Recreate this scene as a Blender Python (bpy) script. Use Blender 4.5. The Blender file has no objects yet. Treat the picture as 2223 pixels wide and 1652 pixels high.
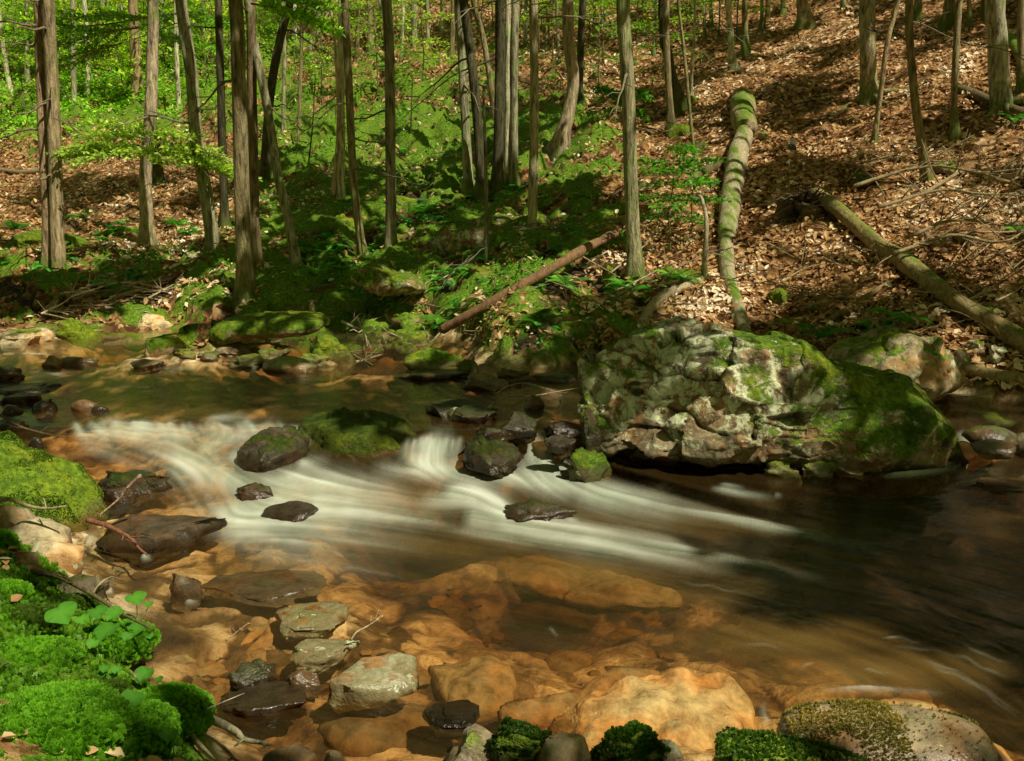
import bpy, bmesh, math, random
import numpy as np
from mathutils import Vector, Matrix
rnd = random.Random(7); rng = np.random.default_rng(7)
SC = bpy.context.scene; COL = SC.collection
# ------------------------------------------------------------------ camera model (reference pixels are 2223 x 1652)
FW, FH = 2223.0, 1652.0
PITCH = math.radians(12.0); HC = 1.8
FOC = (FW/2)/math.tan(math.radians(30.0))
CAM = np.array([0.0, 0.0, HC])
CF = np.array([0, math.cos(PITCH), -math.sin(PITCH)]); CU = np.array([0, math.sin(PITCH), math.cos(PITCH)])
def ray(px, py):
    d = CF + CU*(-(py-FH/2)/FOC); d = d.copy(); d[0] = (px-FW/2)/FOC
    return d
def at_y(px, py, Y):
    d = ray(px, py); return CAM + d*(Y/d[1])
def at_z(px, py, z):
    d = ray(px, py); return CAM + d*((z-HC)/d[2])
def depth(p): return float(np.dot(np.asarray(p)-CAM, CF))
def proj(P):
    Q = np.atleast_2d(P)-CAM; w = Q@CF
    return FW/2+Q[:, 0]/w*FOC, FH/2-(Q@CU)/w*FOC
# ------------------------------------------------------------------ noise
def _h(ix, iy, iz, s):
    u = np.uint32
    h = ix.astype(u)*u(374761393)+iy.astype(u)*u(668265263)+iz.astype(u)*u(2147483647)+u((int(s)*974711) & 0xffffffff)
    h = (h ^ (h >> u(13)))*u(1274126177); h = (h ^ (h >> u(16)))*u(2246822519)
    return ((h ^ (h >> u(15))) & u(0xffffff))*np.float64(2/0xffffff)-1
def vnoise(P, s=0):
    P = np.asarray(P, float); I = np.floor(P).astype(np.int64); f = P-I; f = f*f*f*(f*(f*6-15)+10)
    r = 0
    for dx in (0, 1):
        wx = f[:, 0] if dx else 1-f[:, 0]
        for dy in (0, 1):
            wy = f[:, 1] if dy else 1-f[:, 1]
            for dz in (0, 1):
                wz = f[:, 2] if dz else 1-f[:, 2]
                r = r + wx*wy*wz*_h(I[:, 0]+dx, I[:, 1]+dy, I[:, 2]+dz, s)
    return r
def fbm(P, o=4, s=0, g=.5):
    P = np.asarray(P, float); r = 0; a = 1
    for k in range(o):
        r = r+a*vnoise(P+k*17.3, s+k); P = P*2.03; a *= g
    return r
def facets(P, sc, seed, tilt=.16, step=.03):
    """broken rock faces: 3-D cells, each pushed out by its own tilted plane"""
    X = P*sc+.25*np.stack([vnoise(P*sc*1.3+k*9.1, seed+k) for k in range(3)], 1); I = np.floor(X).astype(int); D = np.full(len(X), 9.); out = np.zeros(len(X)); D2 = np.full(len(X), 9.)
    for a in (-1, 0, 1):
        for b in (-1, 0, 1):
            for c in (-1, 0, 1):
                i, j, k = I[:, 0]+a, I[:, 1]+b, I[:, 2]+c; h = lambda s: _h(i, j, k, seed+s)
                S = np.stack([i+.5+.48*h(0), j+.5+.48*h(1), k+.5+.48*h(2)], 1); v = X-S; d = (v*v*np.array([1, 1, 1.8])).sum(1); m = d < D
                D2 = np.where(m, D, np.minimum(D2, d)); D = np.where(m, d, D); o = (v*np.stack([h(3), h(4), h(5)], 1)).sum(1)*tilt/sc+step*h(6); out = np.where(m, o, out)
    return out, np.exp(-((np.sqrt(D2)-np.sqrt(D))/.05)**2)
def sstep(a, b, x):
    t = np.clip((x-a)/(b-a), 0, 1); return t*t*(3-2*t)
# ------------------------------------------------------------------ terrain: control points read off the photo, (px, py, depth) or (px, py, None, z)
ctl = []
def cy(px, py, Y): ctl.append(at_y(px, py, Y))
def cz(px, py, z): ctl.append(at_z(px, py, z))
for px, rows in {
    -500: [(640, 11.5), (540, 15), (420, 22), (240, 30), (100, 40), (-100, 56)],
    0: [(750, 9.1), (650, 11), (550, 14), (420, 20), (240, 27), (100, 36), (-100, 50)],
    555: [(745, 8.9), (650, 10.5), (550, 13), (420, 17), (240, 23), (100, 31), (-100, 42)],
    1111: [(790, 8.0), (700, 9.0), (600, 10.5), (480, 12.5), (400, 14.5), (250, 19), (100, 26), (-100, 36)],
    1667: [(810, 7.3), (730, 8), (600, 9.3), (480, 10.8), (350, 12.8), (200, 16), (80, 20), (-100, 27)],
    2223: [(920, 6.15), (800, 6.9), (650, 8), (500, 9.3), (350, 11), (200, 13), (50, 15.5), (-100, 18.5)],
    2800: [(920, 5.8), (650, 7.5), (350, 10), (50, 13.5), (-150, 16)]}.items():
    for py, Y in rows: cy(px, py, Y)
for px, py, z in [(-400, 770, .1), (0, 775, .1), (300, 785, .06), (555, 805, .06), (800, 815, .08), (1111, 835, .08), (1300, 850, .05),
                  (-400, 830, -.3), (0, 840, -.2), (300, 850, -.28), (600, 860, -.32), (900, 870, -.3), (1150, 880, .02), (1600, 900, 0), (1900, 920, 0), (2150, 955, -.02), (2500, 960, -.05),
                  (100, 930, 0), (300, 935, .05), (500, 925, .06), (800, 950, 0), (1000, 950, .06), (1180, 950, .08), (1500, 960, -.1),
                  (100, 1010, -.05), (300, 1000, -.02), (450, 1000, 0), (700, 1010, -.12), (1000, 1020, -.2), (1250, 1040, -.2), (1500, 1040, -.2), (1900, 1030, -.2), (2150, 1010, -.2), (2600, 1020, -.3),
                  (350, 1100, -.1), (550, 1100, -.12), (800, 1110, -.2), (1100, 1140, -.2), (1500, 1100, -.4), (2000, 1120, -.4), (2500, 1150, -.5),
                  (250, 1170, -.06), (330, 1240, -.09), (500, 1200, -.14), (750, 1200, -.22), (900, 1270, -.28), (1050, 1210, -.14), (1300, 1240, -.12), (1450, 1275, -.17), (1700, 1230, -.5), (2100, 1260, -.7), (2600, 1300, -.7),
                  (420, 1330, -.11), (600, 1300, -.1), (850, 1330, -.22), (1150, 1330, -.8), (1020, 1310, -.7), (900, 1295, -.5), (1280, 1350, -.7), (1180, 1400, -.5), (1400, 1345, -.35), (1700, 1390, -.3), (2000, 1400, -.45), (2250, 1480, -.4), (2600, 1500, -.5),
                  (520, 1440, -.1), (700, 1420, -.1), (900, 1430, -.14), (1100, 1450, -.22), (1300, 1480, -.15), (1500, 1490, -.12), (1700, 1500, -.2), (1900, 1520, -.22), (2150, 1560, -.28), (2500, 1650, -.3),
                  (480, 1540, -.2), (650, 1590, -.22), (850, 1550, -.14), (1050, 1590, -.22), (1300, 1580, -.13), (1550, 1600, -.15), (600, 1680, -.1), (900, 1690, -.08), (1200, 1710, 0.02), (1600, 1740, .02), (1900, 1740, -.1), (2200, 1720, -.15)]:
    cz(px, py, z)
for px, py, z in [(0, 1650, .40), (200, 1650, .33), (360, 1650, .2), (470, 1660, .06), (-200, 1650, .55), (0, 1450, .36), (180, 1450, .26), (300, 1480, .14), (0, 1320, .25), (150, 1330, .16), (260, 1340, .05),
                  (0, 1200, .22), (110, 1220, .06), (-150, 1200, .4), (-200, 1000, .25), (0, 1050, .12), (130, 1100, .05), (-400, 1300, .6), (-300, 900, .12), (-100, 900, .0), (-600, 1000, .5), (-700, 850, .35)]:
    cz(px, py, z)
for p in [(0, 1.0, .25), (-2, .8, .6), (2, 1.0, .12), (4, 1.2, .15), (-4, 2, .8), (-6, 4, .7), (5, 3, -.3), (7, 4.5, -.2), (8, 6.2, .5), (10, 7, 1.5), (0, 70, 22), (-30, 70, 20), (35, 60, 30), (-60, 60, 18), (25, 30, 14), (40, 25, 18)]:
    ctl.append(np.array(p, float))
ctl = np.array(ctl)
def _rbf_fit(C):
    n = len(C); X = C[:, :2]; r = np.sqrt(((X[:, None]-X[None])**2).sum(2)+.09)
    A = np.zeros((n+3, n+3)); A[:n, :n] = r - np.eye(n)*0.02; A[:n, n] = 1; A[:n, n+1:] = X; A[n, :n] = 1; A[n+1:, :n] = X.T
    b = np.zeros(n+3); b[:n] = C[:, 2]
    return np.linalg.solve(A, b)
RB = _rbf_fit(ctl)
def H0(x, y):
    x = np.atleast_1d(np.asarray(x, float)); y = np.atleast_1d(np.asarray(y, float)); out = np.empty(len(x)); n = len(ctl)
    for k in range(0, len(x), 60000):
        a = x[k:k+60000]; b = y[k:k+60000]
        r = np.sqrt((a[:, None]-ctl[None, :, 0])**2+(b[:, None]-ctl[None, :, 1])**2+.09)
        out[k:k+60000] = r@RB[:n]+RB[n]+RB[n+1]*a+RB[n+2]*b
    return out
def H(x, y):
    x = np.atleast_1d(np.asarray(x, float)); y = np.atleast_1d(np.asarray(y, float)); h = H0(x, y)
    P = np.stack([x, y, np.zeros_like(x)], 1)
    land = sstep(.15, .6, h)*sstep(6.0, 8.5, y)
    far = 1+sstep(15, 35, y)*1.5
    h = h+land*far*(.10*fbm(P*1.1, 3, 3)+.035*fbm(P*4.5, 2, 9))
    h = h+(1-land)*.03*fbm(P*3.0, 3, 5)
    return h
def h1(x, y): return float(H(x, y)[0])
_T = np.geomspace(1.3, 100, 240)
def at_t(px, py):
    d = ray(px, py); P = CAM+d*_T[:, None]; z = H(P[:, 0], P[:, 1]); k = np.argmax(P[:, 2] < z)
    if P[k, 2] >= z[k]: return at_y(px, py, 60)
    a, b = _T[k-1], _T[k]
    for _ in range(2):
        t = np.linspace(a, b, 14); P = CAM+d*t[:, None]; k = max(1, int(np.argmax(P[:, 2] < H(P[:, 0], P[:, 1])+1e-6))); a, b = t[k-1], t[k]
    p = CAM+d*(a+b)/2; return p
# water level: upper pool, cascade, rapids, lower pool
def W(x, y):
    x = np.asarray(x, float); y = np.asarray(y, float)
    yc = 5.9+.1*np.sin(x*2.1)+.06*np.sin(x*5.3+1)
    d = y-yc
    left = 1-sstep(-1.0, -.4, x)
    up = sstep(-.30, .05, d)
    low = left*.11*sstep(-1.15, -.3, d)+.02*sstep(-1.2, -.3, d)
    return low+(.22-low)*up
# ------------------------------------------------------------------ mesh helpers
def mesh_np(name, V, F, smooth=True, attrs=None):
    V = np.asarray(V, np.float32); me = bpy.data.meshes.new(name)
    if not isinstance(F, (list, tuple)): F = [F]
    F = [np.asarray(f, np.int32) for f in F if len(f)]
    me.vertices.add(len(V)); me.vertices.foreach_set('co', V.ravel())
    nl = sum(f.size for f in F); npoly = sum(len(f) for f in F)
    me.loops.add(nl); me.polygons.add(npoly)
    me.loops.foreach_set('vertex_index', np.concatenate([f.ravel() for f in F]))
    tot = np.concatenate([np.full(len(f), f.shape[1], np.int32) for f in F]); st = np.concatenate([[0], np.cumsum(tot)[:-1]]).astype(np.int32)
    me.polygons.foreach_set('loop_start', st)
    me.update(calc_edges=True); me.validate()
    me.polygons.foreach_set('use_smooth', np.full(len(me.polygons), smooth, bool))
    for k, v in (attrs or {}).items():
        a = me.attributes.new(k, 'FLOAT', 'POINT'); a.data.foreach_set('value', np.asarray(v, np.float32))
    return me
class MB:
    def __init__(s): s.V = []; s.F = {}; s.n = 0; s.A = []
    def add(s, V, Fs, a=0.5):
        V = np.asarray(V, float)
        for F in (Fs if isinstance(Fs, (list, tuple)) else [Fs]):
            F = np.asarray(F, int)
            if len(F): s.F.setdefault(F.shape[1], []).append(F+s.n)
        s.V.append(V); s.A.append(np.broadcast_to(np.asarray(a, float), (len(V),))); s.n += len(V)
    def tube(s, P, r, sides=7, a=.5, cap=True):
        V, F = tube(P, r, sides, cap); s.add(V, F, a)
    def mesh(s, name, smooth=True):
        return mesh_np(name, np.concatenate(s.V), [np.concatenate(f) for f in s.F.values()], smooth, {'tint': np.concatenate(s.A)})
def tube(P, r, sides=7, cap=True):
    P = np.asarray(P, float); n = len(P); r = np.broadcast_to(np.asarray(r, float), (n,))
    T = np.gradient(P, axis=0); T /= np.linalg.norm(T, axis=1)[:, None]+1e-9
    a = np.array([0, 1, 0.]) if abs(T[0][1]) < .8 else np.array([1, 0, 0.])
    U = np.cross(T, a); U /= np.linalg.norm(U, axis=1)[:, None]+1e-9; B = np.cross(T, U)
    th = np.arange(sides)*2*math.pi/sides
    V = P[:, None]+r[:, None, None]*(np.cos(th)[None, :, None]*U[:, None]+np.sin(th)[None, :, None]*B[:, None])
    V = V.reshape(-1, 3); i = np.arange(n-1)[:, None]*sides; j = np.arange(sides)[None]; k = (j+1) % sides
    F = np.stack([i+j, i+k, i+sides+k, i+sides+j], 2).reshape(-1, 4)
    fs = [F]
    if cap:
        V = np.concatenate([V, P[:1], P[-1:]]); jj = np.arange(sides); kk = (jj+1) % sides
        fs.append(np.concatenate([np.stack([kk, jj, np.full(sides, n*sides)], 1), np.stack([(n-1)*sides+jj, (n-1)*sides+kk, np.full(sides, n*sides+1)], 1)]))
    return V, fs
def resample(P, n):
    P = np.asarray(P, float); d = np.concatenate([[0], np.cumsum(np.linalg.norm(np.diff(P, axis=0), axis=1))])
    if len(P) > 2:   # Catmull-Rom through the points
        Q = np.concatenate([[2*P[0]-P[1]], P, [2*P[-1]-P[-2]]]); out = []
        for k in range(len(P)-1):
            t = np.linspace(0, 1, 12, endpoint=False)[:, None]; a, b, c, e = Q[k:k+4]
            out.append(.5*((2*b)+(c-a)*t+(2*a-5*b+4*c-e)*t**2+(3*b-a-3*c+e)*t**3))
        P = np.concatenate(out+[P[-1:]]); d = np.concatenate([[0], np.cumsum(np.linalg.norm(np.diff(P, axis=0), axis=1))])
    s = np.linspace(0, d[-1], n); return np.stack([np.interp(s, d, P[:, k]) for k in range(P.shape[1])], 1)
def unit(v): v = np.asarray(v, float); return v/(np.linalg.norm(v, axis=-1, keepdims=True)+1e-9)
def leaves(C, D, N, L, Wd, fold=.18, curl=.0):
    """folded leaf: base, two flanks each side, tip"""
    C = np.asarray(C, float); D = unit(D); S = unit(np.cross(N, D)); N = np.cross(D, S); n = len(C)
    L = np.broadcast_to(L, (n,))[:, None]; Wd = np.broadcast_to(Wd, (n,))[:, None]
    V = np.stack([C, C+D*L*.32+S*Wd*.5+N*fold*Wd, C+D*L*.72+S*Wd*.36+N*(fold*.7*Wd-curl*L*.4), C+D*L-N*curl*L,
                  C+D*L*.72-S*Wd*.36+N*(fold*.7*Wd-curl*L*.4), C+D*L*.32-S*Wd*.5+N*fold*Wd], 1).reshape(-1, 3)
    b = np.arange(n)[:, None]*6
    return V, np.concatenate([b+np.array([[0, 1, 2, 3]]), b+np.array([[0, 3, 4, 5]])])
def rdir(n, zscale=1.0):
    v = rng.normal(size=(n, 3)); v[:, 2] *= zscale; return unit(v)
def link(name, me, mat=None, parent=None, loc=None, color=None):
    o = bpy.data.objects.new(name, me); COL.objects.link(o)
    if mat is not None and not me.materials: me.materials.append(mat)
    if parent is not None: o.parent = parent
    if loc is not None: o.location = loc
    if color is not None: o.color = color
    return o
TH = []
def tag(o, label, cat, group=None, kind=None, px=None, auto=None):
    if kind: o['kind'] = kind
    if label: o['label'] = label
    if cat: o['category'] = cat
    if group: o['group'] = group
    TH.append((o, px, auto)); return o
def empty(name, loc):
    o = bpy.data.objects.new(name, None); COL.objects.link(o); o.location = loc; o.empty_display_size = .1; return o
# ------------------------------------------------------------------ node helpers
class NT:
    def __init__(s, name):
        s.m = bpy.data.materials.new(name); s.m.use_nodes = True; s.t = s.m.node_tree; s.t.nodes.clear()
    def n(s, typ, ins=None, out=0, **props):
        nd = s.t.nodes.new(typ)
        for k, v in props.items(): setattr(nd, k, v)
        for k, v in (ins or {}).items():
            sk = nd.inputs[k]
            if isinstance(v, bpy.types.NodeSocket): s.t.links.new(v, sk)
            elif v is not None: sk.default_value = v
        return nd.outputs[out] if out is not None else nd
    def math(s, op, a, b=0.0, clamp=False): return s.n('ShaderNodeMath', {0: a, 1: b}, operation=op, use_clamp=clamp)
    def mix(s, f, a, b, typ='MIX'):
        c = lambda v: (*v, 1) if isinstance(v, tuple) and len(v) == 3 else v
        nd = s.n('ShaderNodeMix', out=None, data_type='RGBA', blend_type=typ)
        for i, v in ((0, f), (6, c(a)), (7, c(b))):
            if isinstance(v, bpy.types.NodeSocket): s.t.links.new(v, nd.inputs[i])
            else: nd.inputs[i].default_value = v
        return nd.outputs[2]
    def ramp(s, f, stops, interp='LINEAR'):
        nd = s.n('ShaderNodeValToRGB', {0: f}, out=None); e = nd.color_ramp.elements; nd.color_ramp.interpolation = interp
        while len(e) < len(stops): e.new(.5)
        for el, (p, c) in zip(e, stops):
            el.position = p; el.color = (*c, 1) if isinstance(c, tuple) else (c, c, c, 1)
        return nd.outputs[0]
    def noise(s, vec, scale, detail=4, rough=.55, dist=0.0): return s.n('ShaderNodeTexNoise', {'Vector': vec, 'Scale': scale, 'Detail': detail, 'Roughness': rough, 'Distortion': dist})
    def sm(s, x, a, b): return s.n('ShaderNodeMapRange', {0: x, 1: a, 2: b, 3: 0.0, 4: 1.0}, interpolation_type='SMOOTHSTEP')
    def scale(s, v, sc): return s.n('ShaderNodeMapping', {'Vector': v, 'Scale': sc})
    def bump(s, h, st, dist=.02, nrm=None): return s.n('ShaderNodeBump', {'Height': h, 'Strength': st, 'Distance': dist, **({'Normal': nrm} if nrm else {})})
    def attr(s, name): return s.n('ShaderNodeAttribute', out=None, attribute_name=name).outputs['Fac']
    def done(s, sh):
        o = s.t.nodes.new('ShaderNodeOutputMaterial'); s.t.links.new(sh, o.inputs[0]); return s.m
def tannin(b, col, dep):
    """colour seen through tea-brown water of the given depth (m)"""
    return b.mix(1.0, col, b.ramp(b.math('MULTIPLY', dep, 1.25), [(0, (1, 1, 1)), (.05, (.97, .88, .70)), (.16, (.84, .60, .32)), (.32, (.40, .19, .052)), (.55, (.07, .034, .008)), (.9, (.02, .012, .004))]), 'MULTIPLY')
# ------------------------------------------------------------------ materials
def m_rock():
    b = NT('rock'); oi = b.n('ShaderNodeObjectInfo', out=None); sep = b.n('ShaderNodeSeparateColor', {0: oi.outputs['Color']}, out=None)
    moss, lich, bri = sep.outputs[0], sep.outputs[1], sep.outputs[2]; wl = oi.outputs['Alpha']
    g = b.n('ShaderNodeNewGeometry', out=None); pos = g.outputs['Position']
    nz = b.n('ShaderNodeSeparateXYZ', {0: g.outputs['Normal']}, out=None).outputs[2]; z = b.n('ShaderNodeSeparateXYZ', {0: pos}, out=None).outputs[2]
    n1 = b.noise(pos, 3.2, 6, .6); n2 = b.noise(pos, 14, 5, .65); n3 = b.noise(pos, 55, 3, .6)
    stone = b.ramp(n2, [(.25, (.09, .065, .035)), (.45, (.27, .21, .12)), (.6, (.38, .31, .185)), (.8, (.50, .42, .27))])
    stone = b.mix(b.sm(n1, .42, .62), stone, b.mix(1, stone, (1.2, .85, .6), 'MULTIPLY'))
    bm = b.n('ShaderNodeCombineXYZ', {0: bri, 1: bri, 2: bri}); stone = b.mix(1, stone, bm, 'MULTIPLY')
    lv = b.noise(pos, 8.5, 8, .72, .5); la = b.math('ADD', b.math('MULTIPLY', lich, .24), b.math('SUBTRACT', lv, .64))
    la = b.math('SUBTRACT', la, b.math('MULTIPLY', b.math('GREATER_THAN', wl, -.5), b.math('MULTIPLY', .1, b.math('SUBTRACT', 1.0, b.sm(b.math('SUBTRACT', z, wl), .08, .55)))))
    lm = b.sm(la, -.012, .025); lcol = b.mix(b.sm(b.noise(pos, 40, 4, .7), .35, .65), (.44, .46, .26), (.66, .66, .44))
    stone = b.mix(b.math('MULTIPLY', lm, .95), stone, lcol)
    mv = b.math('ADD', b.math('MULTIPLY', nz, .32), b.math('MULTIPLY', b.math('SUBTRACT', b.noise(pos, 5.0, 6, .65), .5), 1.7))
    mv = b.math('ADD', mv, b.math('ADD', b.math('MULTIPLY', moss, 1.3), -.88)); mv = b.math('ADD', mv, b.attr('mossw'))
    mm = b.sm(mv, -.05, .13)
    mcol = b.ramp(b.noise(pos, 26, 5, .7), [(.25, (.02, .05, .004)), (.5, (.12, .21, .012)), (.75, (.30, .42, .03))])
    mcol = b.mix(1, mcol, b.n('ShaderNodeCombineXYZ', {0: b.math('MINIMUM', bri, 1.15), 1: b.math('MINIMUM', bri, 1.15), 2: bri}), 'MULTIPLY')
    mcol = b.mix(b.sm(b.noise(pos, 2.3, 3), .4, .65), mcol, b.mix(1, mcol, (1.5, 1.1, .8), 'MULTIPLY'))
    wet = b.math('SUBTRACT', 1.0, b.sm(b.math('SUBTRACT', z, wl), .02, .14)); wet = b.math('MULTIPLY', wet, b.math('GREATER_THAN', wl, -.5))
    wet = b.math('MULTIPLY', wet, b.math('LESS_THAN', b.math('SUBTRACT', z, wl), .3))
    stone = b.mix(b.math('MULTIPLY', wet, b.sm(b.math('SUBTRACT', z, wl), -.03, .0)), stone, b.mix(1, stone, (.42, .34, .26), 'MULTIPLY'))
    mm = b.math('MULTIPLY', mm, b.math('SUBTRACT', 1.0, b.math('MULTIPLY', wet, .8)))
    sp = b.math('MULTIPLY', b.sm(b.math('ADD', b.noise(pos, 6.0, 6, .66, .3), b.math('MULTIPLY', lich, .05)), .665, .685), b.math('GREATER_THAN', lich, .15)); mm = b.math('MULTIPLY', mm, b.math('SUBTRACT', 1.0, sp))
    stone = b.mix(sp, stone, lcol)
    col = b.mix(mm, stone, mcol)
    cav = b.attr('cav'); col = b.mix(b.sm(cav, .0, 1.0), col, b.mix(1, col, (.09, .075, .045), 'MULTIPLY'))  # recess shade painted into the colour: cracks, hollows and undercut go dark
    dep = b.math('MAXIMUM', b.math('SUBTRACT', wl, z), 0.0); col = tannin(b, col, dep)
    hgt = b.math('ADD', b.math('MULTIPLY', n2, .55), b.math('MULTIPLY', n3, .35)); hgt = b.math('ADD', hgt, b.math('MULTIPLY', mm, .5))
    hgt = b.math('ADD', hgt, b.math('MULTIPLY', b.math('MULTIPLY', b.noise(pos, 130, 2, .6), mm), .9))
    nr = b.bump(hgt, .75, .022)
    ro = b.math('SUBTRACT', .88, b.math('MULTIPLY', wet, .62)); ro = b.math('MAXIMUM', ro, b.math('MULTIPLY', mm, .9))
    return b.done(b.n('ShaderNodeBsdfPrincipled', {'Base Color': col, 'Roughness': ro, 'Normal': nr, 'Specular IOR Level': b.math('MULTIPLY', b.math('ADD', .25, b.math('MULTIPLY', wet, .35)), b.math('GREATER_THAN', b.math('SUBTRACT', z, wl), -.006))}))
def m_ground():
    b = NT('forest_floor'); g = b.n('ShaderNodeNewGeometry', out=None); pos = g.outputs['Position']; z = b.n('ShaderNodeSeparateXYZ', {0: pos}, out=None).outputs[2]
    n1 = b.noise(pos, 9, 6, .7); n2 = b.noise(pos, 34, 4, .7)
    vo = b.n('ShaderNodeTexVoronoi', {'Vector': pos, 'Scale': 16.0, 'Randomness': 1.0}, out=1); vh = b.n('ShaderNodeSeparateColor', {0: vo}, out=0)
    lit = b.ramp(vh, [(.0, (.06, .028, .009)), (.3, (.2, .09, .03)), (.6, (.38, .19, .065)), (.85, (.56, .33, .14)), (1, (.7, .5, .27))])
    lit = b.mix(b.sm(n1, .35, .6), b.mix(1, lit, (.35, .3, .25), 'MULTIPLY'), lit)
    mo = b.math('ADD', b.attr('moss'), b.math('MULTIPLY', b.math('SUBTRACT', b.noise(pos, 2.6, 6, .65), .5), 1.9)); mm = b.sm(mo, .42, .58)
    mcol = b.ramp(n2, [(.25, (.02, .05, .004)), (.5, (.11, .20, .012)), (.75, (.28, .40, .03))])
    col = b.mix(mm, lit, mcol)
    crev = b.attr('crev'); col = b.mix(b.math('MULTIPLY', crev, .85), col, (.012, .011, .005))
    bed = b.attr('bed'); v2 = b.n('ShaderNodeTexVoronoi', {'Vector': pos, 'Scale': 9.0, 'Randomness': 1.0}, out=None); vs = b.n('ShaderNodeSeparateColor', {0: v2.outputs[1]}, out=0)
    sand = b.ramp(b.math('ADD', b.math('MULTIPLY', n1, .9), b.math('MULTIPLY', vs, .12)), [(.3, (.22, .13, .06)), (.5, (.58, .44, .27)), (.68, (.85, .70, .48))])
    sand = b.mix(b.sm(b.noise(pos, 5.5, 6, .62, .8), .47, .62), sand, b.mix(1, sand, (.42, .34, .22), 'MULTIPLY'))
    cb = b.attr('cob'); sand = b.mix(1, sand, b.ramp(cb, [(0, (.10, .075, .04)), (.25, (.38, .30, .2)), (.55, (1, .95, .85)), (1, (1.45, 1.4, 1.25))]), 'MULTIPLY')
    dep = b.math('MAXIMUM', b.math('SUBTRACT', b.attr('wl'), z), 0.0)
    col = b.mix(bed, col, tannin(b, sand, dep))
    h = b.math('ADD', b.math('MULTIPLY', vh, .5), n2)
    return b.done(b.n('ShaderNodeBsdfPrincipled', {'Base Color': col, 'Roughness': .9, 'Specular IOR Level': .2, 'Normal': b.bump(h, .8, .03)}))
def m_bark():
    b = NT('bark'); oi = b.n('ShaderNodeObjectInfo', out=None); tc = b.n('ShaderNodeTexCoord', out=None).outputs['Object']
    z = b.n('ShaderNodeSeparateXYZ', {0: tc}, out=None).outputs[2]; w = b.n('ShaderNodeVectorMath', {0: tc, 1: oi.outputs['Location']}, operation='ADD')
    v = b.scale(w, (1, 1, .16)); f1 = b.noise(v, 26, 5, .65, .4); f2 = b.noise(b.scale(w, (1, 1, .5)), 60, 3, .6); n3 = b.noise(w, 3.5, 5, .6); pl = b.noise(w, 11, 6, .7)
    col = b.mix(1, oi.outputs['Color'], b.ramp(f1, [(.3, .22), (.47, 1.35), (.62, 2.3), (.8, 3.1)]), 'MULTIPLY')
    col = b.mix(b.sm(n3, .52, .72), col, b.mix(1, col, (.65, .95, .45), 'MULTIPLY'))
    col = b.mix(b.math('MULTIPLY', b.sm(pl, .6, .68), b.math('MULTIPLY', oi.outputs['Alpha'], .75)), col, (.33, .35, .24))
    mo = b.math('ADD', b.math('MULTIPLY', z, -1.3), b.math('ADD', .62, b.math('MULTIPLY', b.math('SUBTRACT', b.noise(w, 6, 4), .5), 1.6))); mm = b.sm(mo, .15, .5)
    col = b.mix(b.math('MULTIPLY', mm, .75), col, b.mix(f2, (.03, .07, .006), (.17, .24, .025)))
    h = b.math('ADD', f1, b.math('MULTIPLY', f2, .35))
    return b.done(b.n('ShaderNodeBsdfPrincipled', {'Base Color': col, 'Roughness': .9, 'Specular IOR Level': .2, 'Normal': b.bump(h, .9, .03)}))
def m_wood():
    """dead wood; object colour = tint, alpha = moss on the upper side"""
    b = NT('dead_wood'); oi = b.n('ShaderNodeObjectInfo', out=None); g = b.n('ShaderNodeNewGeometry', out=None); pos = g.outputs['Position']
    nz = b.n('ShaderNodeSeparateXYZ', {0: g.outputs['Normal']}, out=None).outputs[2]
    f = b.noise(b.scale(pos, (1, .4, .4)), 34, 6, .7, 1.0); f2 = b.noise(b.scale(pos, (1, .3, .3)), 6.0, 6, .68)
    t = b.attr('tint'); col = b.mix(1, oi.outputs['Color'], b.ramp(f, [(.28, .35), (.5, 1.2), (.75, 1.8)]), 'MULTIPLY')
    col = b.mix(b.sm(t, .75, .95), col, (.012, .009, .006))
    mv = b.math('ADD', b.math('MULTIPLY', nz, .26), b.math('ADD', b.math('MULTIPLY', oi.outputs['Alpha'], 1.2), b.math('ADD', -1.42, b.math('MULTIPLY', f2, 1.15))))
    mm = b.sm(mv, -.02, .2); col = b.mix(mm, col, b.mix(f, (.04, .10, .008), (.22, .31, .02)))
    return b.done(b.n('ShaderNodeBsdfPrincipled', {'Base Color': col, 'Roughness': .85, 'Specular IOR Level': .25, 'Normal': b.bump(b.math('ADD', f, b.math('MULTIPLY', mm, .3)), .8, .02)}))
def m_leaf(name='leaf', rough=.5, trans=.45):
    b = NT(name); oi = b.n('ShaderNodeObjectInfo', out=None); t = b.attr('tint')
    col = b.mix(1, oi.outputs['Color'], b.ramp(t, [(0, (.5, .6, .4)), (.5, (1.6, 1.7, 1.2)), (1, (3.2, 2.9, 2.1))]), 'MULTIPLY')
    d = b.n('ShaderNodeBsdfPrincipled', {'Base Color': col, 'Roughness': rough, 'Specular IOR Level': .35})
    tr = b.n('ShaderNodeBsdfTranslucent', {0: b.mix(1, col, (1.3, 1.25, .5), 'MULTIPLY')})
    return b.done(b.n('ShaderNodeMixShader', {0: trans, 1: d, 2: tr}))
def m_litter():
    b = NT('fallen_leaves'); t = b.attr('tint')
    col = b.ramp(t, [(0, (.09, .042, .012)), (.25, (.28, .13, .045)), (.5, (.52, .29, .115)), (.72, (.74, .50, .25)), (.88, (.88, .68, .43)), (1, (.94, .82, .62))])
    d = b.n('ShaderNodeBsdfPrincipled', {'Base Color': col, 'Roughness': .7, 'Specular IOR Level': .3})
    tr = b.n('ShaderNodeBsdfTranslucent', {0: b.mix(1, col, (1.1, .8, .5), 'MULTIPLY')})
    return b.done(b.n('ShaderNodeMixShader', {0: .2, 1: d, 2: tr}))
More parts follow.
